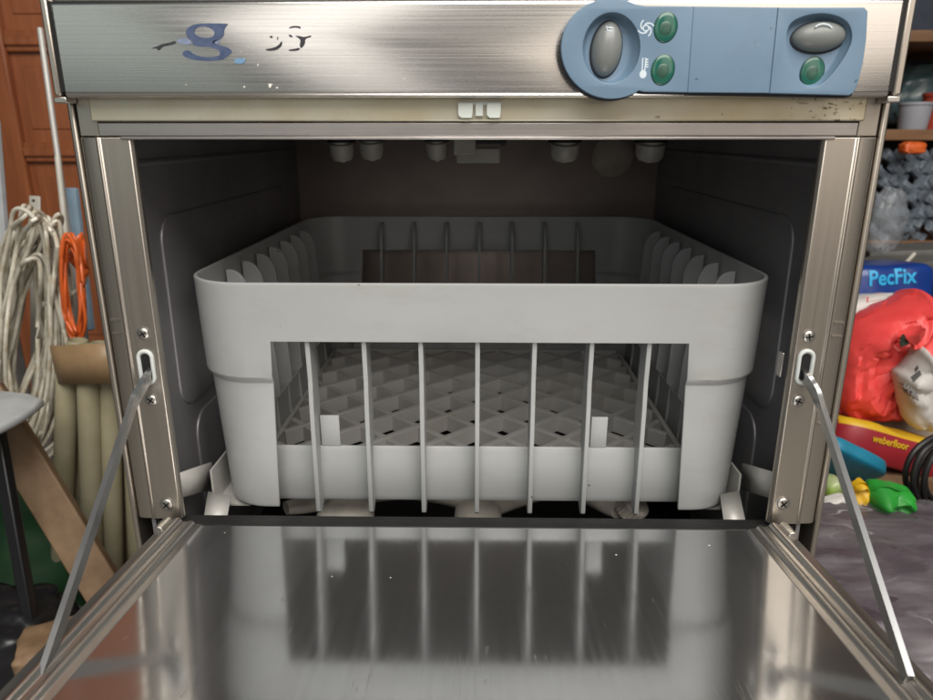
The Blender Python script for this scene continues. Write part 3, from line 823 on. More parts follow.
#@@BACKGROUND
# ================================================================== LEFT: STORE CORNER
M['door_wood'] = wood('orange_brown_door_wood', (.30,.098,.036), (.21,.062,.022), (12, 12, 1.0), .35, .3)
M['plank'] = wood('rough_plank_wood', (.27,.175,.10), (.18,.11,.06), (6, 6, 6), .6)
M['card'] = plastic('brown_tape', (.34,.22,.115), .4, .2, 30)
M['cream'] = plastic('cream_tube', (.42,.385,.265), .5, .25, 9, bump=.05, col2=(.31,.275,.17))
M['pvc'] = plastic('off_white_strip', (.50,.48,.42), .45, .2, 20)
M['orange'] = plastic('orange_plastic', (.70,.13,.025), .4, .2, 40)
M['green'] = plastic('dark_green_cloth', (.008,.060,.014), .7, .4, 14, bump=.3)
M['blackmetal'] = plastic('black_painted_metal', (.012,.012,.014), .35, .3, 30)
M['tray'] = plastic('grey_table_top', (.50,.53,.54), .35, .2, 30)

DW = thing('wooden_door', (-.62, 1.09, 0), 'orange-brown panelled wooden door behind the hose and tubes', 'door')
b = MB(); b.box(-1.02, -.935, 1.07, 1.11, .01, 2.0); b.build('stile', M['door_wood'], DW, bevel=.006)
b = MB(); b.box(-.30, -.22, 1.07, 1.11, .01, 2.0); b.build('stile', M['door_wood'], DW, bevel=.006)
zr = [at(30, 42, 1.5).z, at(60, 152, 1.5).z]
for z in (zr[0], zr[1], .10, 1.95):
    b = MB(); b.box(-.935, -.30, 1.074, 1.106, z-.02, z+.02)
    b.box(-.935, -.30, 1.068, 1.075, z-.009, z+.009); b.build('rail', M['door_wood'], DW, bevel=.005, seg=3)
b = MB(); b.box(-.94, -.295, 1.086, 1.098, .05, 1.97)
for x0, x1 in ((-.915,-.62),(-.60,-.32)):
    for z0, z1 in ((.15, zr[1]-.05), (zr[1]+.045, zr[0]-.045), (zr[0]+.05, 1.88)):
        b.box(x0, x1, 1.0835, 1.0865, z0, z1)
b.build('panel', M['door_wood'], DW, bevel=.004)

# bundle of long cream tubes tied with brown tape
TB = thing('tube_bundle', at(95, 590, .80)*Vector((1,1,0)) if False else (-.46, .40, 0), 'bundle of long cream tubes tied with a wide band of brown tape', 'tubes')
tubes = [(68,352,52,.79,.0125),(88,346,84,.775,.0130),(109,350,106,.785,.0120),(131,352,131,.79,.0125),(78,340,68,.82,.0125),(99,343,96,.815,.0130),(121,346,119,.82,.012),(143,348,146,.82,.012)]
for (tx, ty, bx, Y, r) in tubes:
    top = at(tx, ty, Y); bot = Vector((at(bx+8, 560, Y).x*1.0, top.y-.01, .004))
    b = MB(); d = (top-bot).normalized()
    b.lathe([(r*.86,0),(r,.003),(r,(top-bot).length-.003),(r*.9,(top-bot).length),(r*.8,(top-bot).length-.01)], bot, d, 20)
    b.build('tube', M['cream'], TB)
pts = [at(x, y, Y) for (x, y, Y) in ((54,364,.80),(60,365,.765),(95,364,.746),(128,364,.760),(154,365,.80),(140,366,.88),(85,366,.88),(58,366,.84))]
pts = spline(pts, 5, True)
b = MB(); n = len(pts)
for i in range(n):
    p, q = pts[i], pts[(i+1)%n]; u = Vector((0,0,.0235))
    b.add([p-u, q-u, q+u, p+u], [(0,1,2,3)])
b.build('tape_band', M['card'], TB, solid=.0012, soff=0)

# coil of pale hose
def hose_mat():
    m, nt, b = base_mat('pale_translucent_hose'); L = nt.links
    n1 = noise_tex(nt, coords(nt, (60, 60, 60)), 1, 4, .6)
    L.new(mix(nt, (.62,.59,.50), (.42,.36,.25), ramp(nt, n1, [(.42,0),(.70,1)])), b.inputs['Base Color'])
    b.inputs['Roughness'].default_value = .25; b.inputs['Coat Weight'].default_value = .4
    return m
M['hose'] = hose_mat()
random.seed(4)
b = MB()
for k in range(36):
    cx = random.gauss(27, 9); Y = .93+random.gauss(0,.022); tilt = random.gauss(.10,.09)
    a = random.uniform(18, 36); h = random.uniform(92, 128); cy = 338+random.gauss(0,10)
    pts = []
    for q in range(14):
        t = 2*math.pi*q/14
        x = a*math.cos(t)*(1-.25*math.sin(t)); y = -h*math.sin(t)
        pts.append(at(cx+x+tilt*y*-1+random.gauss(0,2.5), cy+y+random.gauss(0,2.5), Y+random.gauss(0,.010)+.012*math.cos(t*2)))
    b.tube(spline(pts, 5, True), .0028, 8, closed=True)
pts = [at(x, y, .92) for x, y in ((38,262),(45,255),(62,252),(80,262),(86,276),(78,290),(60,299),(46,303),(40,306))]
b.tube(spline(pts, 6), .0034, 8)
tag(b.build('hose_coil', M['hose']), 'thick coil of pale translucent hose hanging in front of the wooden door', 'hose')
# orange cord
b = MB()
for k in range(6):
    cx, cy = 71+random.gauss(0,3.5), 285+random.gauss(0,6)
    pts = []
    for q in range(10):
        t = 2*math.pi*q/10
        pts.append(at(cx+(9+random.gauss(0,1.2))*math.cos(t)+4*math.sin(t)*-1, cy-50*math.sin(t)+random.gauss(0,2), .885+random.gauss(0,.006)))
    b.tube(spline(pts, 5, True), .0021, 8, closed=True)
tag(b.build('orange_cable', M['orange']), 'bunched loops of orange cord beside the hose coil', 'cord')
b = MB(); c = [at(*q, .90) for q in ((64,258),(80,232),(88,262),(86,284))]
b.grid(lambda u, v: c[0].lerp(c[1], u).lerp(c[3].lerp(c[2], u), v)+Vector((0, .006*math.sin(7*u+4*v), 0)), 8, 8)
tag(b.build('orange_flag', M['orange'], solid=.001), 'small bright orange plastic flag above the orange cord', 'flag')
# strips and rods leaning on the door
def stick(name, a, c, r, mat, label, cat, seg=10, flatbar=None, group=None):
    b = MB()
    if flatbar: b.bar(a, c, flatbar[0], flatbar[1], up=(0,-1,0))
    else: b.lathe([(r*.8,0),(r,.002),(r,(c-a).length-.002),(r*.8,(c-a).length)], a, c-a, seg)
    return tag(b.build(name, mat, bevel=.0015 if flatbar else 0), label, cat, group)
stick('plastic_strip', at(37, 430, 1.02), at(35, 196, 1.08), 0, M['pvc'], 'wide off-white plastic strip with a hole standing behind the hose coil', 'strip', flatbar=(.017,.004))
p = at(34.5, 200.5, 1.079)
b = MB(); b.lathe([(.0022,0),(.0022,.0006)], p+Vector((0,-.0024,0)), (0,-1,0), 12); 
hs = b.build('nail_hole', M['slot']); st_ = bpy.data.objects['plastic_strip']; hs.parent = st_
stick('metal_rod', at(82, 330, 1.0), at(40, 28, 1.06), .0042, M['bracket'], 'long thin grey rod leaning beside the machine, the tallest of the sticks', 'rod')
stick('metal_rod', at(76, 330, .98), at(57.5, 156, 1.03), .0042, M['pvc'], 'thin white rod with a pale tip leaning just right of the tall grey rod', 'rod')
stick('wooden_stick', at(60, 330, .99), at(52, 238, 1.0), .006, M['plank'], 'short round wooden stick poking up behind the hose', 'stick')
stick('wooden_stick', at(55, 330, .985), at(46, 243, .99), .0055, M['pvc'], 'short pale stick left of the round wooden one', 'stick')
stick('painted_pole', at(88, 330, 1.04), at(71, 188, 1.06), .0105, plastic('pale_blue_paint', (.25,.36,.46), .5, .2), 'pale blue pole leaning behind the white rod', 'pole')
stick('grey_profile', at(86, 372, .93), at(80, 324, .94), 0, plastic('grey_profile_plastic', (.22,.23,.23), .5, .2), 'short grey profile stuck into the tube bundle', 'profile', flatbar=(.016,.01))
stick('white_pipe', at(16, 420, .98), at(-8, 120, 1.02), .0105, plastic('bluish_white_pipe', (.42,.44,.46), .4, .2), 'white pipe leaning at the far left edge', 'pipe')
# plank, cloth, table
a, c = at(6, 428, .71), at(118, 612, .66)
b = MB(); b.bar(a+(a-c)*.2, c+(c-a)*.25, .040, .016, up=(.3,-1,.2)); tag(b.build('wooden_plank', M['plank'], bevel=.002), 'brown wooden plank leaning diagonally below the hose', 'plank')
random.seed(9)
b = MB()
c = [at(-60, 440, .84), at(60, 470, .80), at(112, 640, .74), at(-40, 690, .70)]
b.grid(lambda u, v: c[0].lerp(c[1], u).lerp(c[3].lerp(c[2], u), v)+Vector((0, .018*noise.noise(Vector((u*3, v*4, 1)))+.02*math.sin(u*9+v*2)*.5, .01*noise.noise(Vector((u*5, v*4, 3))))), 30, 30)
g = b.build('green_cloth', M['green'], solid=.003); tag(g, 'dark green cloth hanging behind the diagonal plank', 'cloth')
ST = thing('side_table', (-.50, .22, 0), 'small table with a rounded grey top on a black metal leg', 'table')
t0 = at(34, 406, .66)
outl = smooth_poly([(t0.x-.34, -.085),(t0.x-.02,-.085),(t0.x+.001,-.03),(t0.x-.012,.05),(t0.x-.34,.05)], 2)
zt_ = t0.z
me = plate_mesh([[(p, q+t0.y) for p, q in outl]], .010, .004, lambda p, q, h: (p, q, zt_-.005+h)); o = link('tabletop', me, M['tray'], ST)
for (p0, p1) in ((at(-3, 428, .66), at(36, 650, .60)), (at(-60, 436, .63), at(-110, 640, .55)), (at(-60, 436, .75), at(-100, 560, .78))):
    d = p1-p0; p1 = p0+d*((p0.z-.0)/(p0.z-p1.z))
    b = MB(); b.bar(p0+Vector((0,0,0)), p1, .0125, .012, up=(0,-1,0)); b.build('leg', M['blackmetal'], ST, bevel=.002)
# scrap on the floor at bottom left
def lump(name, c, sx, sy, sz, mat, label, cat, amp=.12, fr=3.0, seed=0, nu=40, nv=24, power=.6, rot=0.0, parent=None, sharp=0.0):
    """a stuffed or crumpled bag: rounded-box body with folds"""
    b = MB(); c = Vector(c); cr, sr = math.cos(rot), math.sin(rot)
    for j in range(nv+1):
        ph = -math.pi/2+math.pi*j/nv
        for i in range(nu):
            th = 2*math.pi*i/nu
            f_ = lambda v, p: math.copysign(abs(v)**p, v)
            x = f_(math.cos(ph), power)*f_(math.cos(th), power); y = f_(math.cos(ph), power)*f_(math.sin(th), power); z = f_(math.sin(ph), power)
            q = Vector((x*fr, y*fr, z*fr))+Vector((seed*3.1, seed, seed*.7))
            k = 1+amp*noise.noise(q)
            if sharp: k -= sharp*(1-abs(noise.noise(q*1.7+Vector((5,5,5))))*2)**3*.5+sharp*.5*(1-abs(noise.noise(q*3.3))*2)**3*.5
            x, y, z = x*sx*k, y*sy*k, z*sz*k
            b.v.append(c+Vector((x*cr-y*sr, x*sr+y*cr, z)))
    for j in range(nv):
        for i in range(nu):
            b.f.append([j*nu+i, j*nu+(i+1)%nu, (j+1)*nu+(i+1)%nu, (j+1)*nu+i]); b.m.append(0)
    o = b.build(name, mat, parent, angle=70)
    if label: tag(o, label, cat)
    return o
lump('cardboard_scrap', at(58, 650, .56), .035, .03, .02, M['plank'], 'torn piece of brown cardboard under the green cloth', 'cardboard', seed=4, power=.4, rot=.5)
lump('black_sack', (at(-10, 660, .62).x, at(-10, 660, .62).y, .05), .09, .06, .055, M['blackmetal'], 'black bag lying on the floor by the table leg', 'bag', seed=6, sharp=.15)

# ================================================================== RIGHT: SHELVES AND BAGS
def sheen(name, col, col2, rough=.3, scale=12, bump=.25, alpha=None, coat=.3):
    m, nt, b = base_mat(name); L = nt.links
    v = coords(nt, (scale,)*3)
    n1 = noise_tex(nt, v, 1, 6, .65)
    L.new(mix(nt, col, col2, ramp(nt, n1, [(.35,0),(.7,1)])), b.inputs['Base Color'])
    b.inputs['Roughness'].default_value = rough; b.inputs['Coat Weight'].default_value = coat; b.inputs['Coat Roughness'].default_value = .15
    bu = N(nt, 'ShaderNodeBump'); bu.inputs['Strength'].default_value = bump; bu.inputs['Distance'].default_value = .004
    rg = N(nt, 'ShaderNodeTexNoise', noise_type='RIDGED_MULTIFRACTAL'); rg.inputs['Scale'].default_value = 1.5; rg.inputs['Detail'].default_value = 3
    L.new(v, rg.inputs['Vector']); bu.inputs['Distance'].default_value = .006
    L.new(rg.outputs[0], bu.inputs['Height']); L.new(bu.outputs[0], b.inputs['Normal'])
    if alpha is not None: b.inputs['Alpha'].default_value = alpha
    return m
M['red'] = sheen('red_plastic_bag', (.84,.085,.080), (.66,.045,.045), .48, 9, .18, coat=.08)
M['whitebag'] = sheen('white_plastic_bag', (.62,.60,.57), (.44,.42,.40), .52, 16, coat=.08)
M['bluebag'] = sheen('royal_blue_sack', (.008,.040,.23), (.005,.026,.15), .35, 10, .15)
M['cyantext'] = plastic('cyan_print', (.03,.38,.72), .4)
M['yellow'] = sheen('yellow_sack', (.68,.42,.012), (.52,.30,.01), .52, 12, .2, coat=.08)
M['crimson'] = sheen('crimson_sack', (.33,.014,.022), (.24,.01,.02), .52, 12, .2, coat=.08)
M['cyan'] = sheen('cyan_sheet', (.012,.21,.33), (.008,.15,.25), .52, 10, .15, coat=.08)
M['palesack'] = sheen('beige_sack', (.36,.29,.23), (.24,.19,.15), .6, 12, .4, coat=0)
M['olive'] = sheen('olive_yellow_sack', (.33,.27,.07), (.26,.22,.10), .55, 12, .3, coat=0)
M['brightgreen'] = sheen('bright_green_bag', (.02,.30,.03), (.012,.18,.02), .52, 16, .3, coat=.1)
M['shelfwood'] = wood('brown_shelf_board', (.22,.115,.055), (.15,.075,.035), (2, 12, 12), .55)
M['fitting'] = plastic('grey_blue_pipe_fitting', (.20,.235,.28), .25, .55, 55, coat=.5)
M['darkgrey'] = plastic('dim_grey_box', (.045,.05,.055), .5, .3, 15)
M['greyboard'] = plastic('grey_flat_board', (.14,.135,.125), .55, .25, 14)

# pallet base under the bags
PL = thing('pallet', (.75, .55, 0), 'low wooden pallet that carries the heap of bags', 'pallet')
for k in range(6):
    y = .20+k*.125; b = MB(); b.box(.29, 1.30, y, y+.105, .150, .170); b.build('deck_board', M['plank'], PL, bevel=.002)
for x in (.33, .78, 1.22):
    b = MB(); b.box(x-.04, x+.04, .20, .93, 0, .1497); b.build('bearer', M['plank'], PL, bevel=.002)

# shelf unit
SU = thing('shelf_unit', (.95, 1.27, 0), 'tall shelf unit with brown boards at the right', 'shelf unit')
zsh = [at(915, y, 1.55).z for y in (36, 135, 246)]
for z in zsh+[1.02, 1.30]:
    b = MB(); b.box(.62, 1.75, 1.14, 1.50, z-.011, z+.011); b.build('shelf_board', M['shelfwood'], SU, bevel=.002)
for x in (.612, 1.758):
    b = MB(); b.box(x-.012, x+.012, 1.14, 1.50, 0, 1.5); b.build('upright', M['darkgrey'], SU, bevel=.002)
b = MB(); b.box(.60, 1.77, 1.502, 1.51, 0, 1.5); b.build('back_sheet', M['darkgrey'], SU)

# boxes and bags on the shelves
def boxy(name, px, py, Y, w_, d_, h_, mat, label, cat, rot=.1, bev=.004):
    p = at(px, py, Y); b = MB(); cr, sr = math.cos(rot), math.sin(rot)
    b.obox(p+Vector((0, d_/2, h_/2)), (w_/2*cr, w_/2*sr, 0), (-d_/2*sr, d_/2*cr, 0), (0, 0, h_/2))
    return tag(b.build(name, mat, bevel=bev), label, cat)
def onshelf(px, k, Y): p = at(px, 100, Y); return Vector((p.x, p.y, zsh[k]+.0112))
def tub(name, c, r, h, mat, label, cat):
    b = MB(); b.lathe([(r*.82,0),(r*.84,.002),(r*.97,h*.9),(r*1.05,h*.91),(r*1.05,h),(r*.9,h),(r*.8,h*.25)], c, (0,0,1), 24)
    return tag(b.build(name, mat), label, cat)
tub('plastic_tub', onshelf(917, 1, 1.60)+Vector((0,0,0)), .033, .055, plastic('pale_tub', (.33,.34,.38), .4), 'pale plastic tub standing on the middle shelf', 'tub')
tub('plastic_tub', onshelf(938, 1, 1.62), .03, .075, plastic('red_tub', (.35,.05,.03), .4), 'red plastic tub beside the pale tub on the middle shelf', 'tub')
lump('clear_bag', onshelf(925, 1, 1.74)+Vector((0,0,.075)), .10, .05, .075, sheen('teal_bag_film', (.09,.15,.16), (.05,.09,.10), .3, 30), 'crumpled teal bag behind the tubs on the middle shelf', 'bag', seed=3, sharp=.2, power=.7)
p = onshelf(925, 0, 1.62)
for dx, cc, hh, lab in ((-.01,(.022,.03,.05),.16,'dark blue box on the top shelf'),(.11,(.03,.022,.02),.13,'dark brown box on the top shelf')):
    b = MB(); b.box(p.x+dx-.05, p.x+dx+.05, p.y, p.y+.12, p.z, p.z+hh); b.box(p.x+dx-.052, p.x+dx+.052, p.y-.002, p.y+.122, p.z+hh-.03, p.z+hh+.001)
    tag(b.build('storage_box', plastic('box_card', cc, .6, .3), bevel=.003), lab, 'box')
lump('orange_bag', at(912, 148, 1.53)+Vector((0,0,.0)), .024, .02, .013, M['orange'], 'small orange bag lying on top of the heap of pipe fittings', 'bag', seed=2, sharp=.2)

# heap of grey pipe fittings (elbows and tees)
def fitting(kind):
    b = MB(); r = .0125
    sg = 8
    b.lathe([(r*1.2,0),(r*1.25,.002),(r*1.25,.012),(r,.0125),(r,.048),(r*1.25,.0485),(r*1.25,.058),(r*1.2,.060),(r*.9,.060),(r*.85,.045)], (-.030,0,0), (1,0,0), sg)
    if kind: b.lathe([(r,.0),(r,.018),(r*1.25,.0185),(r*1.25,.029),(r*1.2,.030),(r*.9,.030),(r*.85,.02)], (0,0,0), (0,-.6,.8), sg)
    else: b.lathe([(r,.0),(r,.016),(r*1.25,.0165),(r*1.25,.026),(r*1.2,.028),(r*.9,.028)], (.024,0,0), (.5,-.85,.1), sg)
    return b
protos = [fitting(0).build('pipe_fitting', M['fitting']), fitting(1).build('pipe_fitting', M['fitting'])]
random.seed(13); cnt = 0
z0 = zsh[2]+.012
for row in range(6):
    for col_ in range(13):
        src = protos[(row+col_) % 2]
        o = src if cnt < 2 else src.copy()
        if cnt >= 2: COL.objects.link(o)
        x = at(882, 200, 1.56).x+col_*.041+(row%2)*.020+random.gauss(0,.002); y = 1.155+row*.006+random.gauss(0,.006)
        o.location = (x, y, z0+.018+row*.031+random.gauss(0,.001)); o.scale = (.82,)*3
        o.rotation_euler = (random.gauss(.2,.10), random.gauss(.55,.10), random.choice((.25,.35))+random.gauss(0,.10))
        tag(o, 'grey plastic pipe fitting in the heap on the lowest shelf', 'pipe fitting', 'grey pipe fittings heaped on the shelf'); cnt += 1
# clear bag hanging at the machine's side
film = sheen('clear_bag_film', (.42,.45,.48), (.30,.33,.37), .22, 22, .5, alpha=.28, coat=.5)
lump('clear_bag', at(886, 222, 1.25), .032, .025, .058, film, 'clear plastic bag hanging in front of the pipe fittings', 'bag', seed=8, sharp=.22, power=.8)
# grey boards lying under the shelf
for k, (px, py, Y, rz, ln, lab) in enumerate(((905, 262, 1.36, .35, .26, 'upper of the grey boards stacked above the blue sack'), (930, 250, 1.42, -.25, .24, 'grey board lying highest, just under the lowest shelf'), (915, 272, 1.30, .1, .30, 'lowest grey board, right behind the blue sack'))):
    p = at(px, py, Y); b = MB(); cr, sr = math.cos(rz), math.sin(rz)
    b.obox(p, (ln/2*cr, ln/2*sr, .01), (-.05*sr, .05*cr, 0), (0, 0, .008)); tag(b.build('grey_board', M['greyboard'], bevel=.002), lab, 'board')
stick('plastic_peg', at(903, 266, 1.21), at(915, 253, 1.21), .0035, M['pvc'], 'small white plastic peg lying on the grey boards', 'peg')

# --- sacks
def sack(name, pa, pb, Yc, hgt, depth, mats, label, cat, amp=.015, seed=0, tilt=.0, sq=.35, split=None):
    """a filled sack whose front runs from pixel pa to pb at distance Yc; returns object and its frame"""
    A, B = at(*pa, Yc), at(*pb, Yc)
    ux = (B-A); L_ = ux.length; ux.normalize(); uz = Vector((0, math.sin(tilt), math.cos(tilt))); uz = (uz-ux*uz.dot(ux)).normalized(); uy = uz.cross(ux)*1.0
    if uy.y < 0: uy = -uy
    c = (A+B)/2+uy*depth/2-uz*hgt/2
    b = MB(); nu, nv = 48, 20
    f_ = lambda v, p: math.copysign(abs(v)**p, v)
    # closed surface: x along the length, cross-section a rounded box, ends pinched flat
    for i in range(nu+1):
        t = -1+2*i/nu; e = max(0.0, 1-abs(t)**5)**.5*.72+.28
        if abs(t) > .999: e = .22
        for k in range(nv):
            th = 2*math.pi*k/nv
            y = f_(math.cos(th), sq)*depth/2*e; z = f_(math.sin(th), sq)*hgt/2*(e*.5+.5)
            q = Vector((t*L_*6+seed*7, y*14, z*14)); nz = noise.noise(q)*amp+noise.noise(q*2.3)*amp*.5
            n_ = Vector((0, math.cos(th), math.sin(th)))
            b.v.append(c+ux*(t*L_/2)+uy*(y+n_.y*nz)+uz*(z+n_.z*nz))
    for i in range(nu):
        for k in range(nv):
            b.f.append([i*nv+k, i*nv+(k+1)%nv, (i+1)*nv+(k+1)%nv, (i+1)*nv+k])
            zc = sum((b.v[v]-c).dot(uz) for v in b.f[-1])/4
            b.m.append(1 if (split is not None and zc < split*hgt) else 0)
    b.f.append(list(range(nv))[::-1]); b.m.append(0); b.f.append([nu*nv+k for k in range(nv)]); b.m.append(0)
    o = b.build(name, mats, angle=60); tag(o, label, cat)
    return o, A, ux, uy, uz, L_
def letter(parent, text, origin, ux, uz, ndir, size, mat, offset=.0, name='lettering', lift=.0012, squeeze=1.0):
    """solid letters laid onto the parent's own surface"""
    dg = bpy.context.evaluated_depsgraph_get(); dg.update()
    me0 = parent.data; off = Vector(parent.location)
    bvh = BVHTree.FromPolygons([tuple(v.co+off) for v in me0.vertices], [tuple(p.vertices) for p in me0.polygons])
    me = plate_mesh(None, .0008, 0, None, text=text, size=size, offset=offset)
    bm = bmesh.new(); bm.from_mesh(me)
    bmesh.ops.subdivide_edges(bm, edges=[e for e in bm.edges if e.calc_length() > size*.25], cuts=1)
    for v in bm.verts:
        p = origin+ux*(v.co.x*squeeze)+uz*v.co.y
        hit = bvh.ray_cast(p+ndir*.3, -ndir)
        base = hit[0] if hit[0] is not None else p
        v.co = base+ndir*(lift+v.co.z)
    bm.to_mesh(me); bm.free()
    return link(name, me, mat, parent)
# blue sack
bs, A, ux, uy, uz, L_ = sack('blue_sack', (838, 268), (948, 261), 1.02, .145, .13, M['bluebag'], 'royal blue sack with light blue lettering behind the red bag', 'sack', amp=.003, seed=1, tilt=.12, sq=.22)
def on_line(px, py, Y): return at(px, py, Y)
o0 = on_line(866.5, 285.5, 1.02); e0 = on_line(917.5, 282, 1.02)
letter(bs, 'PecFix', o0, (e0-o0).normalized(), uz, -uy, .031, M['cyantext'], offset=.0007, squeeze=(e0-o0).length/.086)
b = MB()
# white and red paper bag
wb, *_ = sack('paper_bag', (838, 300), (912, 290), .975, .17, .06, M['whitebag'], 'white paper bag with a red stripe between the blue sack and the red bag', 'bag', amp=.010, seed=2, tilt=.2)
q0, q1 = at(862, 301, .97), at(881, 293, .97)
b = MB()
dgm = wb.data; bvh = BVHTree.FromPolygons([tuple(v.co) for v in dgm.vertices], [tuple(p.vertices) for p in dgm.polygons])
pts4 = [(861,298),(867,302),(881,299),(881,293),(874,294),(868,297)]
out = []
for (x, y) in pts4:
    d = ray(x, y).normalized(); h = bvh.ray_cast(CAM, d); out.append((h[0] if h[0] is not None else at(x, y, .975))+Vector((0,-.0012,.0002)))
b.add(out+[p+Vector((0,.0008,0)) for p in out], [(0,1,2,3,4,5),(11,10,9,8,7,6)]+[(i,(i+1)%6,6+(i+1)%6,6+i) for i in range(6)])
b.build('red_stripe', M['red'], wb)
# red bag: big crumpled carrier bag
def outline_bag(name, pix, Y, depth, mat, label, cat, seed=0, amp=.014, parent=None, nv=14):
    """a crumpled bag filling the given outline, puffed to its real depth"""
    pts = [at(x, y, Y) for x, y in pix]; pl = spline(pts, 7, True); n = len(pl)
    c = sum(pl, Vector())/n; b = MB()
    rows = []
    for j in range(-nv, nv+1):
        a = math.pi/2*j/nv; k = max(math.cos(a), .0)**.45; dy = math.sin(a)*depth/2
        for p in pl:
            q = c+(p-c)*k
            w3 = Vector((q.x*22+seed*5, q.y*10+dy*22, q.z*22))
            f1 = noise.noise(w3*.8); f2 = 1-abs(noise.noise(w3*1.3+Vector((3,1,7))))*2.4; f3 = 1-abs(noise.noise(w3*2.9))*2.4
            dd = amp*(f1*.8+f2*.75+f3*.4)*(.15+.85*min(1, 1-k+.45))
            b.v.append(q+Vector((0, dy-dd*math.copysign(1, -dy if dy else 1)*-1, dd*.25)))
    m_ = 2*nv+1
    for j in range(m_-1):
        for i in range(n): b.f.append([j*n+i, j*n+(i+1)%n, (j+1)*n+(i+1)%n, (j+1)*n+i]); b.m.append(0)
    o = b.build(name, mat, parent, angle=24)
    if label: tag(o, label, cat)
    return o
rb = outline_bag('red_bag', [(838,345),(858,322),(890,306),(912,295),(918,291),(922,291),(925,297),(929,330),(936,372),(930,405),(900,412),(868,416),(846,420),(830,400),(832,370)], .92, .13, M['red'], 'big glossy red plastic bag, crumpled and full', 'bag', seed=3, amp=.016)
wbag = outline_bag('white_bag', [(898,378),(906,369),(914,357),(917,348),(921,346),(924,356),(934,366),(948,372),(955,395),(950,424),(925,430),(908,424),(902,404)], .84, .07, M['whitebag'], 'small white plastic bag with grey printing and a tied red neck', 'bag', seed=5, amp=.008)
b = MB(); p = at(918.5, 347, .84); 
b.lathe([(.002,0),(.006,.004),(.004,.009),(.010,.018),(.013,.026),(.004,.022)], p+Vector((0,0,-.003)), (-.5,0,.9), 14, mod=lambda k: 1+.25*(k % 2)); b.build('tied_neck', M['red'], wbag)
b = MB(); p = at(908, 343, .835)
for a_ in (-.6,-.2,.25,.6): b.bar(p, p+Vector((-.012*math.cos(a_), -.002, .012*math.sin(a_)+.004)), .004, .001, up=(0,-1,0))
tag(b.build('dark_leaf', plastic('dark_leaf_green', (.02,.03,.02), .6)), 'small dark dry leaves lying on the red bag', 'leaves')
wbvh = BVHTree.FromPolygons([tuple(v.co) for v in wbag.data.vertices], [tuple(p.vertices) for p in wbag.data.polygons])
def project_poly(pix, bvh, parent, mat, name, Yd, lift=.0014):
    b = MB(); out = []
    for (x, y) in pix:
        d = ray(x, y).normalized(); h = bvh.ray_cast(CAM, d); out.append((h[0] if h[0] is not None else at(x, y, Yd))+Vector((0,-lift,0)))
    n = len(out); b.add(out+[p+Vector((0,.0007,0)) for p in out], [list(range(n)), list(range(2*n-1, n-1, -1))]+[(i,(i+1)%n,n+(i+1)%n,n+i) for i in range(n)])
    return b.build(name, mat, parent)
gp = plastic('grey_print', (.10,.10,.10), .5)
project_poly([(910,377),(919,370),(921,374),(913,382)], wbvh, wbag, gp, 'printed_patch', .82)
project_poly([(914,369),(917,365),(918,368),(915,372)], wbvh, wbag, gp, 'printed_patch', .82)
gtx = plastic('pale_grey_print', (.28,.27,.26), .5)
o0, e0 = at(902.5, 386, .80), at(925, 407, .80)
letter(wbag, 'LAMBERTI', o0, (e0-o0).normalized(), Vector((.35,0,1)).normalized(), Vector((0,-1,0)), .0085, gtx, offset=.0002, squeeze=(e0-o0).length/.043)
# yellow and crimson sack with lettering
ys, A, ux, uy, uz, L_ = sack('printed_sack', (846, 418), (965, 449), .80, .050, .10, [M['yellow'], M['crimson']], 'yellow and crimson sack with yellow lettering under the red bag', 'sack', amp=.006, seed=4, tilt=.20, split=.36, sq=.25)
o0, e0 = at(869, 440, .80), at(910.5, 450.5, .80)
letter(ys, 'weberfloor', o0, (e0-o0).normalized(), uz, -uy, .0125, M['yellow'], offset=.0003, squeeze=(e0-o0).length/.0645)
# other sacks and sheets in the heap
sack('olive_sack', (800, 434), (900, 470), .83, .05, .22, M['olive'], 'olive yellow sack lying under the cyan sheet', 'sack', amp=.01, seed=6, tilt=.5)
sack('cyan_sheet', (832, 430), (896, 462), .765, .020, .07, M['cyan'], 'smooth cyan plastic sack folded flat in front of the printed sack', 'sack', amp=.004, seed=7, tilt=.7)
sack('beige_sack', (800, 462), (990, 478), .80, .055, .20, M['palesack'], 'pale beige sack lying flat under the cyan sack', 'sack', amp=.014, seed=8, tilt=.6)
sack('grey_sack', (850, 408), (990, 424), .90, .06, .18, M['palesack'], 'brownish grey sack right beneath the red bag', 'sack', amp=.012, seed=9, tilt=.3)
outline_bag('yellow_bag', [(851,490),(857,483),(864,483),(869,492),(868,503),(861,509),(853,505)], .66, .03, M['yellow'], 'small crumpled yellow bag beside the green one', 'bag', seed=7, amp=.016)
outline_bag('green_bag', [(866,498),(874,488),(884,486),(893,489),(910,492),(911,503),(906,512),(885,514),(868,513)], .66, .05, M['brightgreen'], 'bright green plastic bag lying on the film-wrapped stack', 'bag', seed=8, amp=.020)
outline_bag('lime_packet', [(822,482),(834,476),(846,484),(846,494),(832,500),(822,498)], .69, .03, sheen('lime_packet_film', (.22,.34,.05), (.40,.42,.30), .4, 40), 'lime green packet lying left of the yellow bag', 'packet', seed=9, amp=.006)
outline_bag('white_packet', [(822,503),(834,497),(846,497),(845,513),(826,514)], .665, .03, M['whitebag'], 'small off-white packet below the lime packet', 'packet', seed=10, amp=.006)
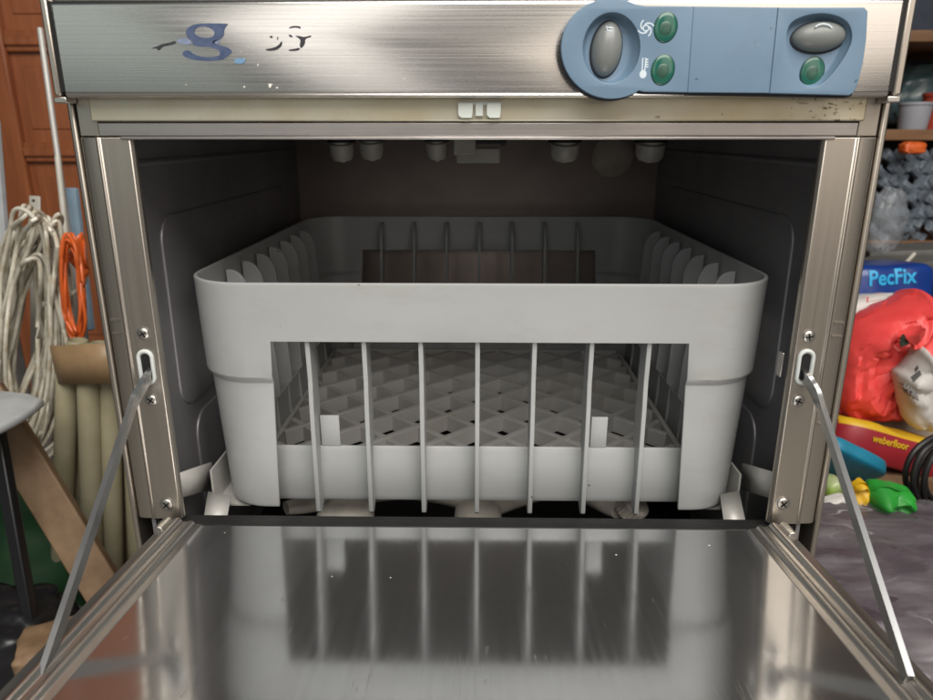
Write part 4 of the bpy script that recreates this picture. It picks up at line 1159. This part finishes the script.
# black cable coil
random.seed(15); b = MB()
for k in range(5):
    cx, cy = 943+random.gauss(0,4)+k*2, 473+random.gauss(0,4); ra = 30+random.gauss(0,4); pts = []
    for q in range(12):
        t = 2*math.pi*q/12
        pts.append(at(cx+ra*math.cos(t)-.35*38*math.sin(t)*-1*.5, cy-(36+random.gauss(0,1))*math.sin(t), .70+.02*math.cos(t)+k*.006))
    b.tube(spline(pts, 6, True), .0033, 8, closed=True)
b.tube(spline([at(x, y, .69) for x, y in ((893,492),(905,507),(925,507),(950,500),(975,505))], 6), .0035, 8)
tag(b.build('black_cable', M['dark']), 'coil of black cable lying over the printed sack and the green bag', 'cable')
# film wrapped stack
random.seed(2)
WS = thing('wrapped_stack', (.58, .14, 0), 'stack of dark goods wrapped in crinkled clear film beside the open door', 'wrapped stack')
gm = sheen('dark_purple_packages', (.042,.030,.040), (.085,.060,.070), .5, 9, .4, coat=.1)
prof = [(-.02,.0),(-.020,.10),(-.012,.165),(.012,.188),(.06,.200),(.13,.2070),(.20,.2060),(.22,.19),(.225,.0)]
prof = [(.045+y*.95, z) for y, z in prof]
cp = spline([Vector((0, y, z)) for y, z in prof], 5)
def wrap(amp, off, x0, x1, nu, seed):
    def fn(u, v):
        i = v*(len(cp)-1); k = min(int(i), len(cp)-2); p = cp[k].lerp(cp[k+1], i-k)
        x = x0+(x1-x0)*u; q = Vector((x*5+seed, p.y*15+x*5, p.z*15))
        r1 = 1-abs(noise.noise(q*1.0))*2; r2 = 1-abs(noise.noise(q*2.6+Vector((2,5,1))))*2
        d = amp*(max(r1,0)**4*1.0+max(r2,0)**4*.55+.6*noise.noise(q*.6))
        edge = min(1, min(u, 1-u)*12)
        c0 = Vector((0, .15, .08)); n_ = Vector((0, p.y-c0.y, p.z-c0.z)).normalized()
        return Vector((x, p.y, p.z))+n_*(d*edge+off-(1-edge)*.03)
    return fn
b = MB(); b.grid(wrap(.005, -.003, .245, .92, 70, 1), 80, 60); b.build('goods', gm, WS, solid=.002)
def film_mat():
    m, nt, b = base_mat('crinkled_clear_film'); L = nt.links
    b.inputs['Base Color'].default_value = (.75,.74,.78,1); b.inputs['Roughness'].default_value = .16
    n1 = noise_tex(nt, coords(nt, (10, 42, 42)), 1, 5, .62)
    n3 = noise_tex(nt, coords(nt, (9, 26, 26)), 1, 2, .5)
    d_ = N(nt, 'ShaderNodeMath', operation='SUBTRACT'); L.new(n3, d_.inputs[0]); d_.inputs[1].default_value = .5
    ab = N(nt, 'ShaderNodeMath', operation='ABSOLUTE'); L.new(d_.outputs[0], ab.inputs[0])
    brk = noise_tex(nt, coords(nt, (9, 9, 9)), 1, 2, .5)
    glint_streak = mix(nt, (0,0,0), ramp(nt, ab.outputs[0], [(0, .36), (.016, 0)]), ramp(nt, brk, [(.46, 0), (.62, 1)]))  # pale streaks in the alpha imitate highlights along the folds
    al = N(nt, 'ShaderNodeMath', operation='ADD'); L.new(glint_streak, al.inputs[0]); L.new(ramp(nt, n1, [(.45,.03),(.8,.20)]), al.inputs[1])
    L.new(al.outputs[0], b.inputs['Alpha'])
    bu = N(nt, 'ShaderNodeBump'); bu.inputs['Strength'].default_value = .9; bu.inputs['Distance'].default_value = .006
    rg = N(nt, 'ShaderNodeTexNoise', noise_type='RIDGED_MULTIFRACTAL'); rg.inputs['Scale'].default_value = 1.0; rg.inputs['Detail'].default_value = 4
    L.new(coords(nt, (4, 16, 16)), rg.inputs['Vector']); L.new(rg.outputs[0], bu.inputs['Height']); L.new(bu.outputs[0], b.inputs['Normal'])
    return m
b = MB(); b.grid(wrap(.006, .002, .243, .922, 70, 4), 140, 110); b.build('clear_film', film_mat(), WS)
